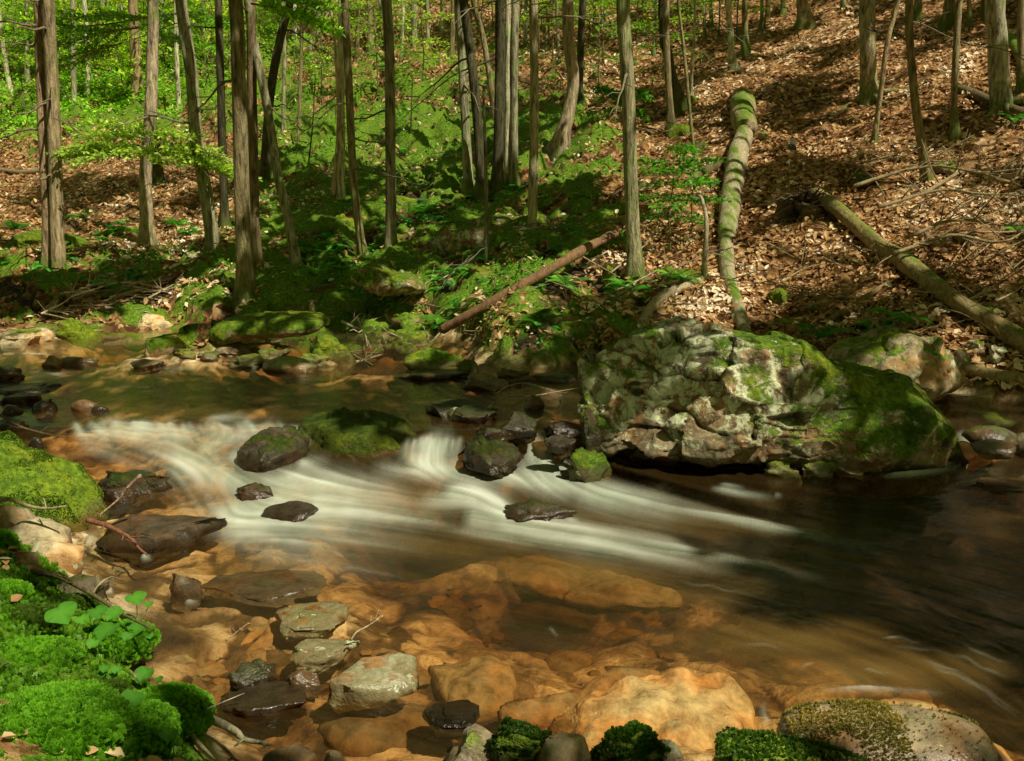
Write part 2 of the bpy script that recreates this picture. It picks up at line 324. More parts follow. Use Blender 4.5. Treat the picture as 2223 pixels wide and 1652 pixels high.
def m_water():
    b = NT('stream_water'); foam = b.attr('foam'); st = b.attr('streak'); murk = b.attr('murk')
    pos = b.n('ShaderNodeNewGeometry', out=None).outputs['Position']
    nr = b.bump(b.math('ADD', b.math('MULTIPLY', st, .6), b.math('MULTIPLY', b.noise(pos, 5, 3), .5)), .30, .05)
    fr = b.n('ShaderNodeFresnel', {'IOR': 1.33, 'Normal': nr})
    clear = b.n('ShaderNodeBsdfTransparent', {0: (.98, .95, .88, 1)})
    mk = b.n('ShaderNodeBsdfDiffuse', {0: b.mix(st, (.09, .045, .008), (.40, .235, .065))})
    body = b.n('ShaderNodeMixShader', {0: murk, 1: clear, 2: mk})
    gl = b.n('ShaderNodeBsdfGlossy', {'Color': (.95, .95, .85, 1), 'Roughness': .2, 'Normal': nr})
    wat = b.n('ShaderNodeMixShader', {0: fr, 1: body, 2: gl})
    fc = b.mix(st, (.52, .62, .40), (.95, .95, .84))
    fo = b.n('ShaderNodeMixShader', {0: .25, 1: b.n('ShaderNodeBsdfDiffuse', {0: fc}), 2: b.n('ShaderNodeBsdfTranslucent', {0: fc})})
    return b.done(b.n('ShaderNodeMixShader', {0: foam, 1: wat, 2: fo}))
def m_rust():
    b = NT('rusty_iron'); pos = b.n('ShaderNodeNewGeometry', out=None).outputs['Position']; n = b.noise(pos, 30, 6, .7); n2 = b.noise(pos, 9, 4)
    col = b.ramp(n, [(.3, (.02, .012, .006)), (.5, (.10, .045, .015)), (.7, (.19, .10, .035))]); col = b.mix(b.sm(n2, .5, .62), col, (.13, .11, .05))
    return b.done(b.n('ShaderNodeBsdfPrincipled', {'Base Color': col, 'Roughness': .8, 'Normal': b.bump(n, .8, .015)}))
ROCK, GROUND, BARK, WOOD, LEAF, LITTER, WATER, RUST = m_rock(), m_ground(), m_bark(), m_wood(), m_leaf(), m_litter(), m_water(), m_rust()
# ------------------------------------------------------------------ camera, sun, sky
cd = bpy.data.cameras.new('camera'); co = bpy.data.objects.new('camera', cd); COL.objects.link(co)
co.location = CAM; co.rotation_euler = (math.pi/2-PITCH, 0, 0); cd.sensor_fit = 'HORIZONTAL'; cd.angle = math.radians(60); cd.clip_start = .05; cd.clip_end = 500
SC.camera = co
SUN = unit(np.array([.52, -.48, .95]))
ld = bpy.data.lights.new('sun', 'SUN'); ld.energy = 5.0; ld.angle = math.radians(.5); ld.color = (1, .96, .78)
lo = bpy.data.objects.new('sun', ld); COL.objects.link(lo); lo.rotation_euler = Vector(SUN).to_track_quat('Z', 'Y').to_euler(); lo.location = (8, -2, 14)
wd = bpy.data.worlds.new('World'); SC.world = wd; wd.use_nodes = True; wt = wd.node_tree; bg = wt.nodes['Background']
sk = wt.nodes.new('ShaderNodeTexSky'); sk.sky_type = 'NISHITA'; sk.sun_disc = False; sk.sun_elevation = math.asin(SUN[2]); sk.sun_rotation = math.atan2(SUN[0], SUN[1])
mxw = wt.nodes.new('ShaderNodeMix'); mxw.data_type = 'RGBA'; mxw.blend_type = 'MULTIPLY'; mxw.inputs[0].default_value = 1; mxw.inputs[7].default_value = (1.16, 1.10, .42, 1)
wt.links.new(sk.outputs[0], mxw.inputs[6]); wt.links.new(mxw.outputs[2], bg.inputs[0]); bg.inputs[1].default_value = .105
SC.view_settings.view_transform = 'Standard'; SC.view_settings.look = 'None'; SC.view_settings.exposure = 0; SC.view_settings.gamma = 1
cy_ = SC.cycles; cy_.max_bounces = 8; cy_.diffuse_bounces = 3; cy_.adaptive_threshold = .02; cy_.glossy_bounces = 3; cy_.transmission_bounces = 4; cy_.transparent_max_bounces = 7; cy_.caustics_reflective = False; cy_.caustics_refractive = False; cy_.sample_clamp_indirect = 4
# ------------------------------------------------------------------ ground and water sheets
def fan(nu, ny, u0, u1, y0, y1):
    u = np.linspace(u0, u1, nu); y = np.geomspace(y0, y1, ny); U, Y = np.meshgrid(u, y); X = U*(Y+.6)
    i = np.arange(ny-1)[:, None]*nu; j = np.arange(nu-1)[None]
    F = np.stack([i+j, i+j+1, i+nu+j+1, i+nu+j], 2).reshape(-1, 4)
    return X.ravel(), Y.ravel(), F
gx, gy, gF = fan(620, 620, -1.25, 1.15, .7, 95)
gz = H(gx, gy); gw = W(gx, gy)
gpx, gpy = proj(np.stack([gx, gy, gz], 1))
def mossfield(px, py, x, y):
    """how green the forest floor is: mossy block slope in the middle, leaf litter on the right and on the left shelf"""
    m = .25+.40*sstep(420, 700, px)*(1-sstep(1150, 1500, px))*sstep(150, 330, py)
    m = m+.20*(1-sstep(700, 800, px))*sstep(470, 620, py)+.22*np.exp(-((px-200)/230)**2-((py-250)/70)**2)
    m = m+.16*np.exp(-((px-900)/400)**2-((py-150)/120)**2)+.22*(1-sstep(500, 750, px))*(1-sstep(240, 360, py))
    m = m-.14*sstep(1350, 1650, px)*(1-sstep(720, 800, py))
    return m
gm = mossfield(gpx, gpy, gx, gy)+.35*np.exp(-((gz-.25)/.18)**2)*(gy < 5)
bedw = (1-sstep(.0, .10, gz-gw))*(gy < 10)
def cobbles(x, y, sc, seed):
    X = x*sc; Y = y*sc; i = np.floor(X).astype(int); j = np.floor(Y).astype(int); D = np.full(len(x), 9.); ID = np.zeros(len(x))
    for a in (-1, 0, 1):
        for b_ in (-1, 0, 1):
            ci, cj = i+a, j+b_; z0 = ci*0; px_ = ci+.5+.45*_h(ci, cj, z0, seed); py_ = cj+.5+.45*_h(ci, cj, z0+1, seed); th_ = _h(ci, cj, z0+2, seed)*3; e_ = 1+.35*_h(ci, cj, z0+3, seed)
            dx = X-px_; dy = Y-py_; d = np.hypot((dx*np.cos(th_)+dy*np.sin(th_))*e_, (dy*np.cos(th_)-dx*np.sin(th_))/e_); m = d < D; D = np.where(m, d, D); ID = np.where(m, _h(ci, cj, z0+5, seed), ID)
    return D, ID
# block slope: half buried mossy blocks, shade painted dark into the gaps between them
wv = .18*vnoise(np.stack([gx*2.2, gy*2.2, gx*0], 1), 6); b1, k1 = cobbles(gx+wv, gy-wv, 1.15, 15); b2, k2 = cobbles(gx-wv*.5, gy+wv*.5, 2.7, 16)
blk = sstep(.22, .50, gm)*(gy > 6.5)*(gz > gw+.1); h1_ = np.clip(1-(b1/.62)**2, 0, 1)**.55*(k1 > -.35); h2_ = np.clip(1-(b2/.60)**2, 0, 1)**.6*(k2 > -.2)
blkh = np.maximum(h1_*(.15+.10*k1), h2_*(.09+.05*k2))*np.clip(gy/11, .7, 2.2)
crev = blk*(1-sstep(.0, .35, np.maximum(h1_, h2_)))*sstep(-.3, .3, fbm(np.stack([gx, gy, gz*0], 1)*1.4, 2, 70)); gm = gm+blk*(np.maximum(h1_, h2_)-.5)*.42
mo3 = sstep(.35, .55, gm+.5*fbm(np.stack([gx, gy, gz], 1)*2.6, 3, 21))*(1-bedw)
gz2 = gz+blk*blkh+mo3*.05*np.abs(fbm(np.stack([gx, gy, gz], 1)*5, 3, 4))*np.clip(gy/6, .6, 3)
jx = gx+.05*vnoise(np.stack([gx*6, gy*6, gx*0], 1), 3); jy = gy+.05*vnoise(np.stack([gx*6, gy*6, gx*0+9], 1), 3)
d1, i1 = cobbles(jx, jy, 4.2, 5); d2, i2 = cobbles(jx, jy, 9.5, 6); big = sstep(-.25, .3, i1)*sstep(.62, .38, d1)
c1 = np.clip(1-(d1/.60)**2, 0, 1)**.6; c2 = np.clip(1-(d2/.58)**2, 0, 1)**.6; isb = (i1 > -.1) & (d1 < .58)
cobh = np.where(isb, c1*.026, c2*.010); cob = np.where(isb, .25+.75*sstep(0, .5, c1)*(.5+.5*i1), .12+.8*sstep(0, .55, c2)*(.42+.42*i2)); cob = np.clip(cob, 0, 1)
near = (gy < 6.5); dk = 0*gx
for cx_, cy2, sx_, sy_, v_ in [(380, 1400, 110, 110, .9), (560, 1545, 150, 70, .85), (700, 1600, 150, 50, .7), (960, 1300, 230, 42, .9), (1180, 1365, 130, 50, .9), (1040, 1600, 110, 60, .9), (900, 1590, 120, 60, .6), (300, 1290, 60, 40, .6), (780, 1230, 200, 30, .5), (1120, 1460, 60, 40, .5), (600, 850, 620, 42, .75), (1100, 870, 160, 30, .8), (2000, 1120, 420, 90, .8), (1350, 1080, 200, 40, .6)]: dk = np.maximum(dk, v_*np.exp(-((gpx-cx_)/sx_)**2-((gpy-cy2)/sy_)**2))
cob = cob*(1-np.clip(dk*(1+.5*fbm(np.stack([gx, gy, gz*0], 1)*3, 3, 61)), 0, .97))  # painted shade: bed colour darkened over shaded shallows and deep water
gz2 += bedw*near*np.minimum(cobh, np.maximum(gw-gz2-.02, 0))
gz2 += bedw*.02*fbm(np.stack([gx, gy, gz*0], 1)*7, 3, 2)
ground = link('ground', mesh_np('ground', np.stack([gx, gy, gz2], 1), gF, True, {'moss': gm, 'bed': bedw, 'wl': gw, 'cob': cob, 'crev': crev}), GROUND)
ground['kind'] = 'structure'; ground['label'] = 'leaf strewn forest floor, banks and orange stream bed'
# ---- flow field and silky foam, with some glints painted in as foam: line integral convolution along guide vectors, worked out on the water plane
GX0, GX1, GY0, GY1, ST = -160, 2384, 740, 1680, 3
nx = (GX1-GX0)//ST; ny_ = (GY1-GY0)//ST
PX, PY = np.meshgrid(GX0+ST*np.arange(nx)+.0, GY0+ST*np.arange(ny_)+.0)
guide = [(100, 800, 1, .0), (300, 840, 1, .02), (700, 850, 1, .05), (1100, 870, 1, .25), (150, 900, 1, .1), (200, 945, 1, -.02), (350, 940, 1, -.02), (250, 980, 1, .35), (420, 990, 1, .45), (480, 970, -.9, .5), (560, 940, 1, -.1),
         (500, 1030, 1, .6), (560, 1050, 1, .42), (650, 1075, 1, .18), (800, 1090, 1, .08), (900, 1095, 1, .12), (480, 1100, .4, 1), (440, 1060, .6, 1), (560, 1135, 1, -.05), (700, 1120, 1, .03), (1000, 1110, 1, -.1), (1060, 1100, .8, .5), (1110, 1145, 1, .15),
         (1250, 1160, 1, .12), (1500, 1195, 1, .13), (1700, 1225, 1, .18), (950, 970, -.25, 1), (1000, 960, .05, 1), (900, 1000, -.3, 1), (880, 1020, 1, .05), (1050, 1030, 1, .12), (1160, 980, .1, 1), (1215, 1020, .5, 1), (1260, 1055, 1, .5), (1350, 1080, 1, .22), (1550, 1120, 1, .14), (1800, 1160, 1, .2),
         (2000, 1220, 1, .22), (2200, 1300, 1, .3), (1800, 1300, 1, .25), (2000, 1380, 1, .35), (2150, 1480, 1, .6), (2250, 1600, 1, .8), (1700, 1380, 1, .25), (1550, 1330, 1, .25), (1500, 1450, 1, .3), (1640, 1500, .5, 1), (1690, 1600, 1, .6), (1250, 1330, 1, .2), (1000, 1270, 1, .12), (1000, 1420, 1, .25), (700, 1200, 1, .1), (550, 1180, 1, -.05), (400, 1220, 1, .2), (350, 1350, 1, .5), (700, 1450, 1, .35),
         (1600, 1080, 1, .2), (2000, 1060, 1, -.1), (2150, 965, 1, .25)]
num = np.zeros(PX.shape+(2,)); den = np.zeros(PX.shape)
for a, b_, c, d in guide:
    w = 1/(((PX-a)**2+((PY-b_)*2.2)**2)/3600+.25)**1.6; l = math.hypot(c, d)
    num[..., 0] += w*c/l; num[..., 1] += w*d/l; den += w
VX, VY = num[..., 0]/den, num[..., 1]/den; vl = np.hypot(VX, VY)+1e-6; VX /= vl; VY /= vl
def blur(a, k):
    for ax in (0, 1):
        c = np.cumsum(np.concatenate([np.repeat(np.take(a, [0], ax), k, ax), a, np.repeat(np.take(a, [-1], ax), k+1, ax)], ax), ax)
        n = a.shape[ax]; sl = lambda s, e: tuple(slice(s, e) if q == ax else slice(None) for q in (0, 1))
        a = (c[sl(2*k+1, 2*k+1+n)]-c[sl(0, n)])/(2*k+1)
    return a
def bil(A, x, y):
    x = np.clip(x, 0, A.shape[1]-1.001); y = np.clip(y, 0, A.shape[0]-1.001); i = x.astype(int); j = y.astype(int); fx = x-i; fy = y-j
    return (A[j, i]*(1-fx)+A[j, i+1]*fx)*(1-fy)+(A[j+1, i]*(1-fx)+A[j+1, i+1]*fx)*fy
def lic(N, steps):
    out = N.copy()
    for sg in (-1, 1):
        x, y = np.meshgrid(np.arange(nx)+.0, np.arange(ny_)+.0)
        for k in range(steps):
            vx, vy = bil(VX, x, y), bil(VY, x, y); x = x+sg*vx*1.3; y = y+sg*vy*1.3; out = out+bil(N, x, y)
    out = out/(2*steps+1); out = (out-out.mean())/out.std(); return np.clip(.5+out*.24, 0, 1)
st1 = lic(rng.random((ny_, nx)), 34); st2 = lic(blur(rng.random((ny_, nx)), 2), 46); st3 = lic(blur(rng.random((ny_, nx)), 6), 40)
STK = np.clip(.5+.52*((st1-.5)*.55+(st2-.5)*1.0+(st3-.5)*.8), 0, 1)
FO = np.zeros(PX.shape)
def stroke(pts, hw, inten, wig=0, soft=1.0, ph=0.0):
    hw = hw if wig else hw*1.3
    P = resample(np.array(pts, float), max(12, int(len(pts)*14)))
    if wig:
        s = np.linspace(0, 1, len(P)*5); P = np.stack([np.interp(s, np.linspace(0, 1, len(P)), P[:, k]) for k in (0, 1)], 1)
        L = np.hypot(*(P[-1]-P[0])); P[:, 1] += wig*np.sin(s*L/11+ph)*(.4+.6*np.sin(s*L/60+ph)**2)
    x0, y0 = P.min(0)-hw*3.2; x1, y1 = P.max(0)+hw*3.2
    j0, j1 = int(max(0, (y0-GY0)/ST)), int(min(ny_, (y1-GY0)/ST+2)); i0, i1 = int(max(0, (x0-GX0)/ST)), int(min(nx, (x1-GX0)/ST+2))
    if j1 <= j0 or i1 <= i0: return
    X, Y = PX[j0:j1, i0:i1], PY[j0:j1, i0:i1]; D = np.full(X.shape, 1e9); T = np.zeros(X.shape)
    for k, p in enumerate(P):
        d = (X-p[0])**2+(Y-p[1])**2; m = d < D; D = np.where(m, d, D); T = np.where(m, k/(len(P)-1), T)
    e = np.clip(np.minimum(T*5, (1-T)*1.6), 0, 1)
    hh = hw*(1+.55*T) if not wig else hw; v = inten*np.exp(-D/(hh*hh*1.15))*e
    hh = hw*(1+.55*T) if not wig else hw; v = inten*np.exp(-D/(hh*hh*1.15))*e
    FO[j0:j1, i0:i1] = 1-(1-FO[j0:j1, i0:i1])*(1-np.clip(v, 0, 1))
for pts, hw, it in [
    ([(150, 948), (300, 938), (430, 946), (560, 934), (640, 926)], 11, .62), ([(160, 945), (215, 965), (280, 990), (350, 1012)], 13, .32), ([(250, 940), (330, 958), (400, 980)], 13, .40), ([(330, 945), (430, 960), (520, 950)], 9, .45),
    ([(290, 992), (380, 994), (450, 1018), (520, 1048), (600, 1066), (700, 1076), (800, 1090), (900, 1096)], 21, .92), ([(360, 1000), (430, 1030), (470, 1070)], 26, .62), ([(560, 1040), (700, 1050), (820, 1075), (900, 1088)], 18, .75),
    ([(410, 992), (480, 962), (560, 944), (625, 934)], 8, .55), ([(430, 1002), (455, 980), (490, 968)], 12, .6), ([(500, 1010), (512, 985), (530, 965)], 8, .5),
    ([(400, 1075), (430, 1110), (500, 1128), (600, 1108), (720, 1118), (860, 1122), (1000, 1126)], 22, .85), ([(470, 1105), (530, 1130), (600, 1140)], 16, .7), ([(470, 1172), (560, 1150), (700, 1166)], 17, .45), ([(540, 1125), (640, 1140), (760, 1150)], 13, .5),
    ([(660, 1085), (700, 1105), (790, 1100)], 16, .7),
    ([(900, 1112), (960, 1090), (1030, 1080), (1075, 1100), (1105, 1138), (1190, 1152), (1300, 1170), (1420, 1182), (1520, 1200)], 17, .95), ([(1000, 1120), (1060, 1130), (1120, 1150)], 15, .8), ([(960, 1076), (1020, 1066), (1060, 1070)], 10, .5),
    ([(800, 1020), (950, 1022), (1100, 1034), (1200, 1050), (1280, 1066), (1400, 1090), (1500, 1108), (1600, 1125)], 14, .9), ([(880, 1015), (950, 995), (1005, 1005)], 18, .72), ([(905, 985), (945, 950), (985, 945)], 9, .38), ([(900, 1010), (880, 985), (890, 960)], 7, .3), ([(940, 1008), (960, 970), (1000, 950)], 12, .4),
    ([(1135, 962), (1170, 985), (1205, 1025), (1260, 1060)], 24, .95), ([(1150, 1030), (1200, 1010), (1240, 990)], 24, .8), ([(1140, 950), (1165, 940), (1190, 930)], 7, .55), ([(1240, 1070), (1330, 1085), (1480, 1110)], 16, .8),
    ([(1180, 1165), (1400, 1200), (1620, 1222)], 15, .4), ([(500, 1195), (700, 1212), (900, 1235)], 22, .2), ([(640, 1010), (690, 1005), (720, 1010)], 9, .45), ([(590, 985), (585, 1005), (600, 1015)], 7, .4), ([(612, 980), (620, 1004)], 5, .5), ([(545, 985), (552, 1008)], 5, .5),
    ([(65, 832), (115, 815), (170, 832)], 5, .42), ([(200, 832), (300, 842), (390, 834)], 6, .5), ([(60, 808), (130, 812)], 4, .3), ([(330, 800), (450, 808), (540, 812)], 5, .25), ([(440, 912), (520, 906), (560, 915)], 5, .4), ([(210, 925), (250, 915), (290, 928)], 8, .3), ([(360, 922), (385, 915)], 6, .35),
    ([(1905, 1036), (1990, 1030), (2050, 1020), (2098, 1006)], 3.5, .85), ([(2070, 945), (2130, 965), (2210, 980)], 9, .7), ([(2080, 970), (2150, 978)], 6, .5), ([(1540, 1058), (1600, 1070), (1690, 1084)], 4, .65), ([(1560, 1052), (1620, 1060)], 3, .5), ([(1680, 1075), (1700, 1078)], 3, .35),
    ([(1660, 1520), (1656, 1545), (1672, 1578), (1715, 1604)], 4, .3), ([(1700, 1600), (1850, 1612), (1990, 1640)], 3, .3), ([(305, 1211), (330, 1210)], 3.5, .7), ([(90, 1231), (185, 1231)], 4, .85), ([(185, 1170), (215, 1185)], 10, .35), ([(400, 1308), (436, 1302)], 4, .6),  # the short stroke over the red slab paints a stone's glint
    ([(1780, 1498), (1900, 1496), (2060, 1508)], 3, .4), ([(1225, 1128), (1260, 1132)], 3, .5)]: stroke(pts, hw, it*(.86 if it > .6 and hw > 8 else 1))
rs = np.random.default_rng(4)
for k in range(30):
    x0 = 150+k*17+rs.uniform(-8, 8); y0 = 914+rs.uniform(-4, 8); stroke([(x0, y0), (x0+rs.uniform(4, 14), y0+18), (x0+rs.uniform(14, 40), y0+rs.uniform(34, 56))], rs.uniform(3, 7), rs.uniform(.25, .6))
for k in range(9): x0 = 885+k*14; stroke([(x0+4, 946+rs.uniform(-3, 6)), (x0-4, 975), (x0-12, 1008)], rs.uniform(2.5, 4.5), rs.uniform(.35, .65))
for x0, y0, x1, y1, it in [(1480, 1112, 1900, 1188, .32), (1420, 1100, 1780, 1158, .35), (1560, 1130, 2000, 1215, .22), (1300, 1172, 1700, 1236, .32), (1380, 1180, 1600, 1215, .35), (1240, 1180, 1560, 1236, .25), (1450, 1196, 1840, 1268, .2), (950, 1150, 1250, 1190, .3), (640, 1160, 900, 1190, .28), (500, 1160, 760, 1200, .28), (700, 1110, 980, 1135, .4), (1050, 1040, 1300, 1072, .4)]: stroke([(x0, y0), ((x0+x1)/2, (y0+y1)/2-3), (x1, y1)], 4.5, it); stroke([(x0+30, y0+12), ((x0+x1)/2+40, (y0+y1)/2+9), (x1+60, y1+14)], 3, it*.7)
for k, (pts, it) in enumerate([([(1668, 1334), (1740, 1340), (1828, 1362)], .5), ([(1672, 1345), (1760, 1352), (1820, 1374)], .3), ([(1860, 1288), (1950, 1305), (2050, 1352)], .4), ([(1870, 1300), (1960, 1325), (2040, 1345)], .3), ([(1905, 1382), (1980, 1390), (2062, 1410)], .4), ([(1930, 1402), (2040, 1415), (2120, 1432)], .3), ([(2080, 1384), (2150, 1402), (2225, 1432)], .45), ([(2082, 1392), (2130, 1420), (2225, 1450)], .3), ([(2064, 1416), (2130, 1448), (2200, 1480)], .6), ([(1995, 1430), (2100, 1470), (2225, 1560)], .35), ([(2010, 1440), (2120, 1490), (2225, 1575)], .3),
                               ([(1610, 1395), (1680, 1405), (1720, 1418)], .35), ([(1200, 1180), (1400, 1212), (1640, 1258)], .2), ([(1460, 1260), (1600, 1285), (1700, 1310)], .2), ([(1660, 1310), (1760, 1322), (1850, 1345)], .2), ([(760, 1285), (830, 1310), (880, 1320)], .25), ([(1740, 1445), (1770, 1440)], .5), ([(1870, 1455), (1940, 1460)], .3), ([(1190, 1360), (1215, 1385)], .35), ([(860, 1420), (960, 1440), (1060, 1470)], .2), ([(520, 1190), (640, 1205), (760, 1210)], .2), ([(700, 1230), (800, 1240), (900, 1262)], .18)]):
    stroke(pts, 1.9, it*.7, wig=3.2, ph=k*1.7)  # wavy light glints on the water, painted as thin foam lines
MU = .09+.0*PX
for (cx, cyy, sx, sy, v) in [(500, 870, 700, 45, .22), (1450, 1300, 330, 60, .22), (1250, 1240, 280, 48, .46), (1700, 1390, 300, 60, .36), (620, 1225, 260, 30, .25), (1900, 1320, 480, 150, .15), (1900, 1460, 320, 55, .42), (800, 1090, 480, 60, .4), (1000, 1180, 400, 40, .35), (250, 1180, 140, 40, .2), (1300, 1140, 500, 60, .35)]:
    MU = np.maximum(MU, v*np.exp(-((PX-cx)/sx)**2-((PY-cyy)/sy)**2))
wx, wy, wF = fan(860, 520, -.98, .98, 1.5, 11)
wz = W(wx, wy); wpx, wpy = proj(np.stack([wx, wy, wz], 1)); qx = (wpx-GX0)/ST; qy = (wpy-GY0)/ST
stv = bil(STK, qx, qy); fov = bil(FO, qx, qy); muv = bil(MU, qx, qy)
foam = np.clip(fov**1.15*(.22+1.25*stv), 0, .96); foam = np.where(fov > .02, foam, foam*0)
wz = wz+(stv-.5)*.018*np.clip(fov*2.2, .12, 1)+fov*.025
ok = wz > H(wx, wy)-.12
keep = ok[wF].any(1)
used = np.unique(wF[keep]); remap = np.full(len(wx), -1); remap[used] = np.arange(len(used))
water = link('water', mesh_np('water', np.stack([wx, wy, wz], 1)[used], remap[wF[keep]], True, {'foam': foam[used], 'streak': stv[used], 'murk': muv[used]}), WATER)
water['kind'] = 'structure'; water['label'] = 'clear tea brown forest stream with silky white rapids'
def w1(x, y): return float(W(np.array([x]), np.array([y]))[0])
# ------------------------------------------------------------------ rocks
_ico = {}
def ico(sub):
    if sub not in _ico:
        bm = bmesh.new(); bmesh.ops.create_icosphere(bm, subdivisions=sub, radius=1)
        _ico[sub] = (np.array([v.co[:] for v in bm.verts]), np.array([[v.index for v in f.verts] for f in bm.faces])); bm.free()
    return _ico[sub]
def rock_shape(seed, sub=4, cuts=9, rough=.10, R=None, flat=0.0, boxy=.75, tight=(.5, .82)):
    """unit rock: sphere squared off, sliced by random planes, roughened. R(theta) = outline radius in the x-z plane"""
    r = np.random.default_rng(seed); V, F = ico(sub); V = V.copy()
    V = np.sign(V)*np.abs(V)**boxy; V /= np.maximum(1.0, np.linalg.norm(V, axis=1).max()*.86)
    for k in range(cuts):
        n = unit(r.normal(size=3)*np.array([1, 1, .8])); d = r.uniform(*tight)
        e = np.maximum(V@n-d, 0); V = V-np.outer(e, n)
    if flat: V[:, 2] = np.where(V[:, 2] > flat, flat+(V[:, 2]-flat)*.15, V[:, 2])
    V = V/np.abs(V).max(0)
    N0 = unit(V); P = V*1.7+r.uniform(-50, 50, 3)
    led = np.floor((V[:, 2]+.35*V[:, 0]*r.uniform(-1, 1)+.2*fbm(P*.8, 2, 5))*r.uniform(2.2, 4))
    V = V+N0*(rough*fbm(P, 4, seed % 97)+rough*.45*fbm(P*4, 4, seed % 89+3)+rough*.6*_h(led.astype(int), led.astype(int)*0, led.astype(int)*0, seed)*(cuts > 6))[:, None]
    if cuts > 6:
        fa, fe = facets(V+seed*3.7, 1.7, seed, .30, .05); V = V+N0*fa[:, None]*.8
    if R is not None:
        th = np.arctan2(V[:, 2], V[:, 0]); k = np.interp(th, np.linspace(-math.pi, math.pi, len(R)), R); V[:, 0] *= k; V[:, 2] *= k
    return V, F
VAR = {}
def rock_var(kind, k):
    key = (kind, k)
    if key not in VAR:
        a = dict(block=dict(cuts=16, rough=.085, boxy=.62), round=dict(cuts=6, rough=.07, boxy=.9, tight=(.7, .92)), slab=dict(cuts=15, rough=.085, boxy=.55, flat=.45), mound=dict(cuts=7, rough=.2, boxy=.8))[kind]
        VAR[key] = mesh_np('rock', *rock_shape(100+k*7+len(kind), 4, **a))
    return VAR[key]
def put_rock(me, c, s, rz=0, tilt=(0, 0), moss=.5, lich=.2, bri=1., wl=-1., name='rock'):
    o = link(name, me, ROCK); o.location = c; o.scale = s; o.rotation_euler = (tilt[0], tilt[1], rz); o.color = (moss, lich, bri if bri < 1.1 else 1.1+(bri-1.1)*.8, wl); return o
def rock_px(x0, y0, x1, y1, kind, k, moss, lich, bri, label, cat='rock', group=None, surf='water', dr=.8, sink=.45, name='rock', hero=None, rz=0, auto=None, tilt=(0, 0), z=None):
    """rock whose picture box is known; it stands where the ray through its foot meets the water or the ground"""
    cx = (x0+x1)/2
    if surf == 'water':
        p = at_z(cx, y1, .05)
        for _ in range(3): p = at_z(cx, y1, w1(p[0], p[1]) if z is None else z)
        zs = p[2]
    else: p = at_t(cx, y1); zs = p[2]
    a = (x1-x0)/2/FOC*depth(p); T = a*dr; Yc = p[1]+T*.75; a = (x1-x0)/2/FOC*depth(at_y(cx, y1, Yc))*1.03
    zt = at_y(cx, y0, Yc)[2]; h = max(zt-zs, .02); b = h*sink+.03
    C = at_y(cx, y1, Yc); xc = C[0]; hz = (h+b)/2
    if hero is not None: me = mesh_np('rock', *rock_shape(**hero))
    else: me = rock_var(kind, k)
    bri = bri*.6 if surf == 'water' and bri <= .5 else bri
    o = put_rock(me, (xc, Yc, zs+h-hz), (a, T, hz*1.04), rz, tilt, moss, lich, bri, zs if surf == 'water' else -1.0, name)
    tag(o, label, cat, group, px=(cx, (y0+y1)/2), auto=auto); return o
def outline_rock(pts, Yc, Tf, Tb, seed, sub, moss, lich, bri, label, wl=0.0, cuts=10, rough=.06, boxy=.8, strata=None, mossw=None, group=None, name='boulder', cat='boulder', wav=1.0):
    """rock with a traced outline (pixels in the vertical plane at depth Yc), bulging Tf towards and Tb away from the viewer"""
    Q = np.array([at_y(a, b, Yc) for a, b in pts]); Q = resample(np.concatenate([Q, Q[:1]]), 220)[:-1]
    c = np.array([(Q[:, 0].max()+Q[:, 0].min())/2, (Q[:, 2].max()+Q[:, 2].min())/2]); d = np.stack([Q[:, 0]-c[0], Q[:, 2]-c[1]], 1)
    th = np.arctan2(d[:, 1], d[:, 0]); rr = np.hypot(d[:, 0], d[:, 1]); o_ = np.argsort(th); th, rr = th[o_], rr[o_]
    V, F = ico(sub); V = V.copy(); r = np.random.default_rng(seed)
    t = np.arctan2(V[:, 2], V[:, 0]); rho = np.hypot(V[:, 0], V[:, 2]); R = np.interp(t, np.concatenate([th-2*math.pi, th, th+2*math.pi]), np.tile(rr, 3))
    yy = np.sign(V[:, 1])*np.abs(V[:, 1])**boxy; yy = np.where(yy < 0, yy*Tf, yy*Tb); rh = np.clip(rho, 0, 1)**.92
    P = np.stack([np.cos(t)*R*rh, yy, np.sin(t)*R*rh], 1); S = np.array([np.abs(P[:, 0]).max(), max(Tf, Tb), np.abs(P[:, 2]).max()])
    for k in range(cuts):
        n = unit(r.normal(size=3)*np.array([.8, 1, .7])); n[1] = -abs(n[1])-.9; n = unit(n); q = (P/S)@n; dd = r.uniform(.74, .95); e = np.maximum(q-dd, 0); P = P-np.outer(e, n)*S*.9
    P[:, 0] *= S[0]/np.abs(P[:, 0]).max(); P[:, 2] *= S[2]/np.abs(P[:, 2]).max()
    N0 = unit(P/S/S); cav = np.zeros(len(P)); W0 = P+np.array([c[0], Yc, c[1]])
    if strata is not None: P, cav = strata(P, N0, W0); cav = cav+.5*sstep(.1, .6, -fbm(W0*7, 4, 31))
    amp = rough*min(S)
    P = P+N0*(amp*fbm(W0*3.2/max(min(S), .3)*.5*wav, 4, seed)+amp*.4*fbm(W0*11, 4, seed+5))[:, None]
    at = {'cav': np.clip(cav, 0, 1)}
    if strata is None and cuts >= 7:
        fa, fe = facets(W0, 1.25/max(min(S), .12), seed+2, .30, .05*min(S)); P = P+N0*fa[:, None]; at['cav'] = np.clip(at['cav']+fe*.3, 0, 1)
    if mossw is not None: at['mossw'] = mossw(W0, P)
    me = mesh_np(name, P, F, True, at); o = link(name, me, ROCK, loc=(c[0], Yc, c[1])); o.color = (moss, lich, bri, wl)
    tag(o, label, cat, group, px=(float(np.mean([p[0] for p in pts])), float(np.mean([p[1] for p in pts])))); return o
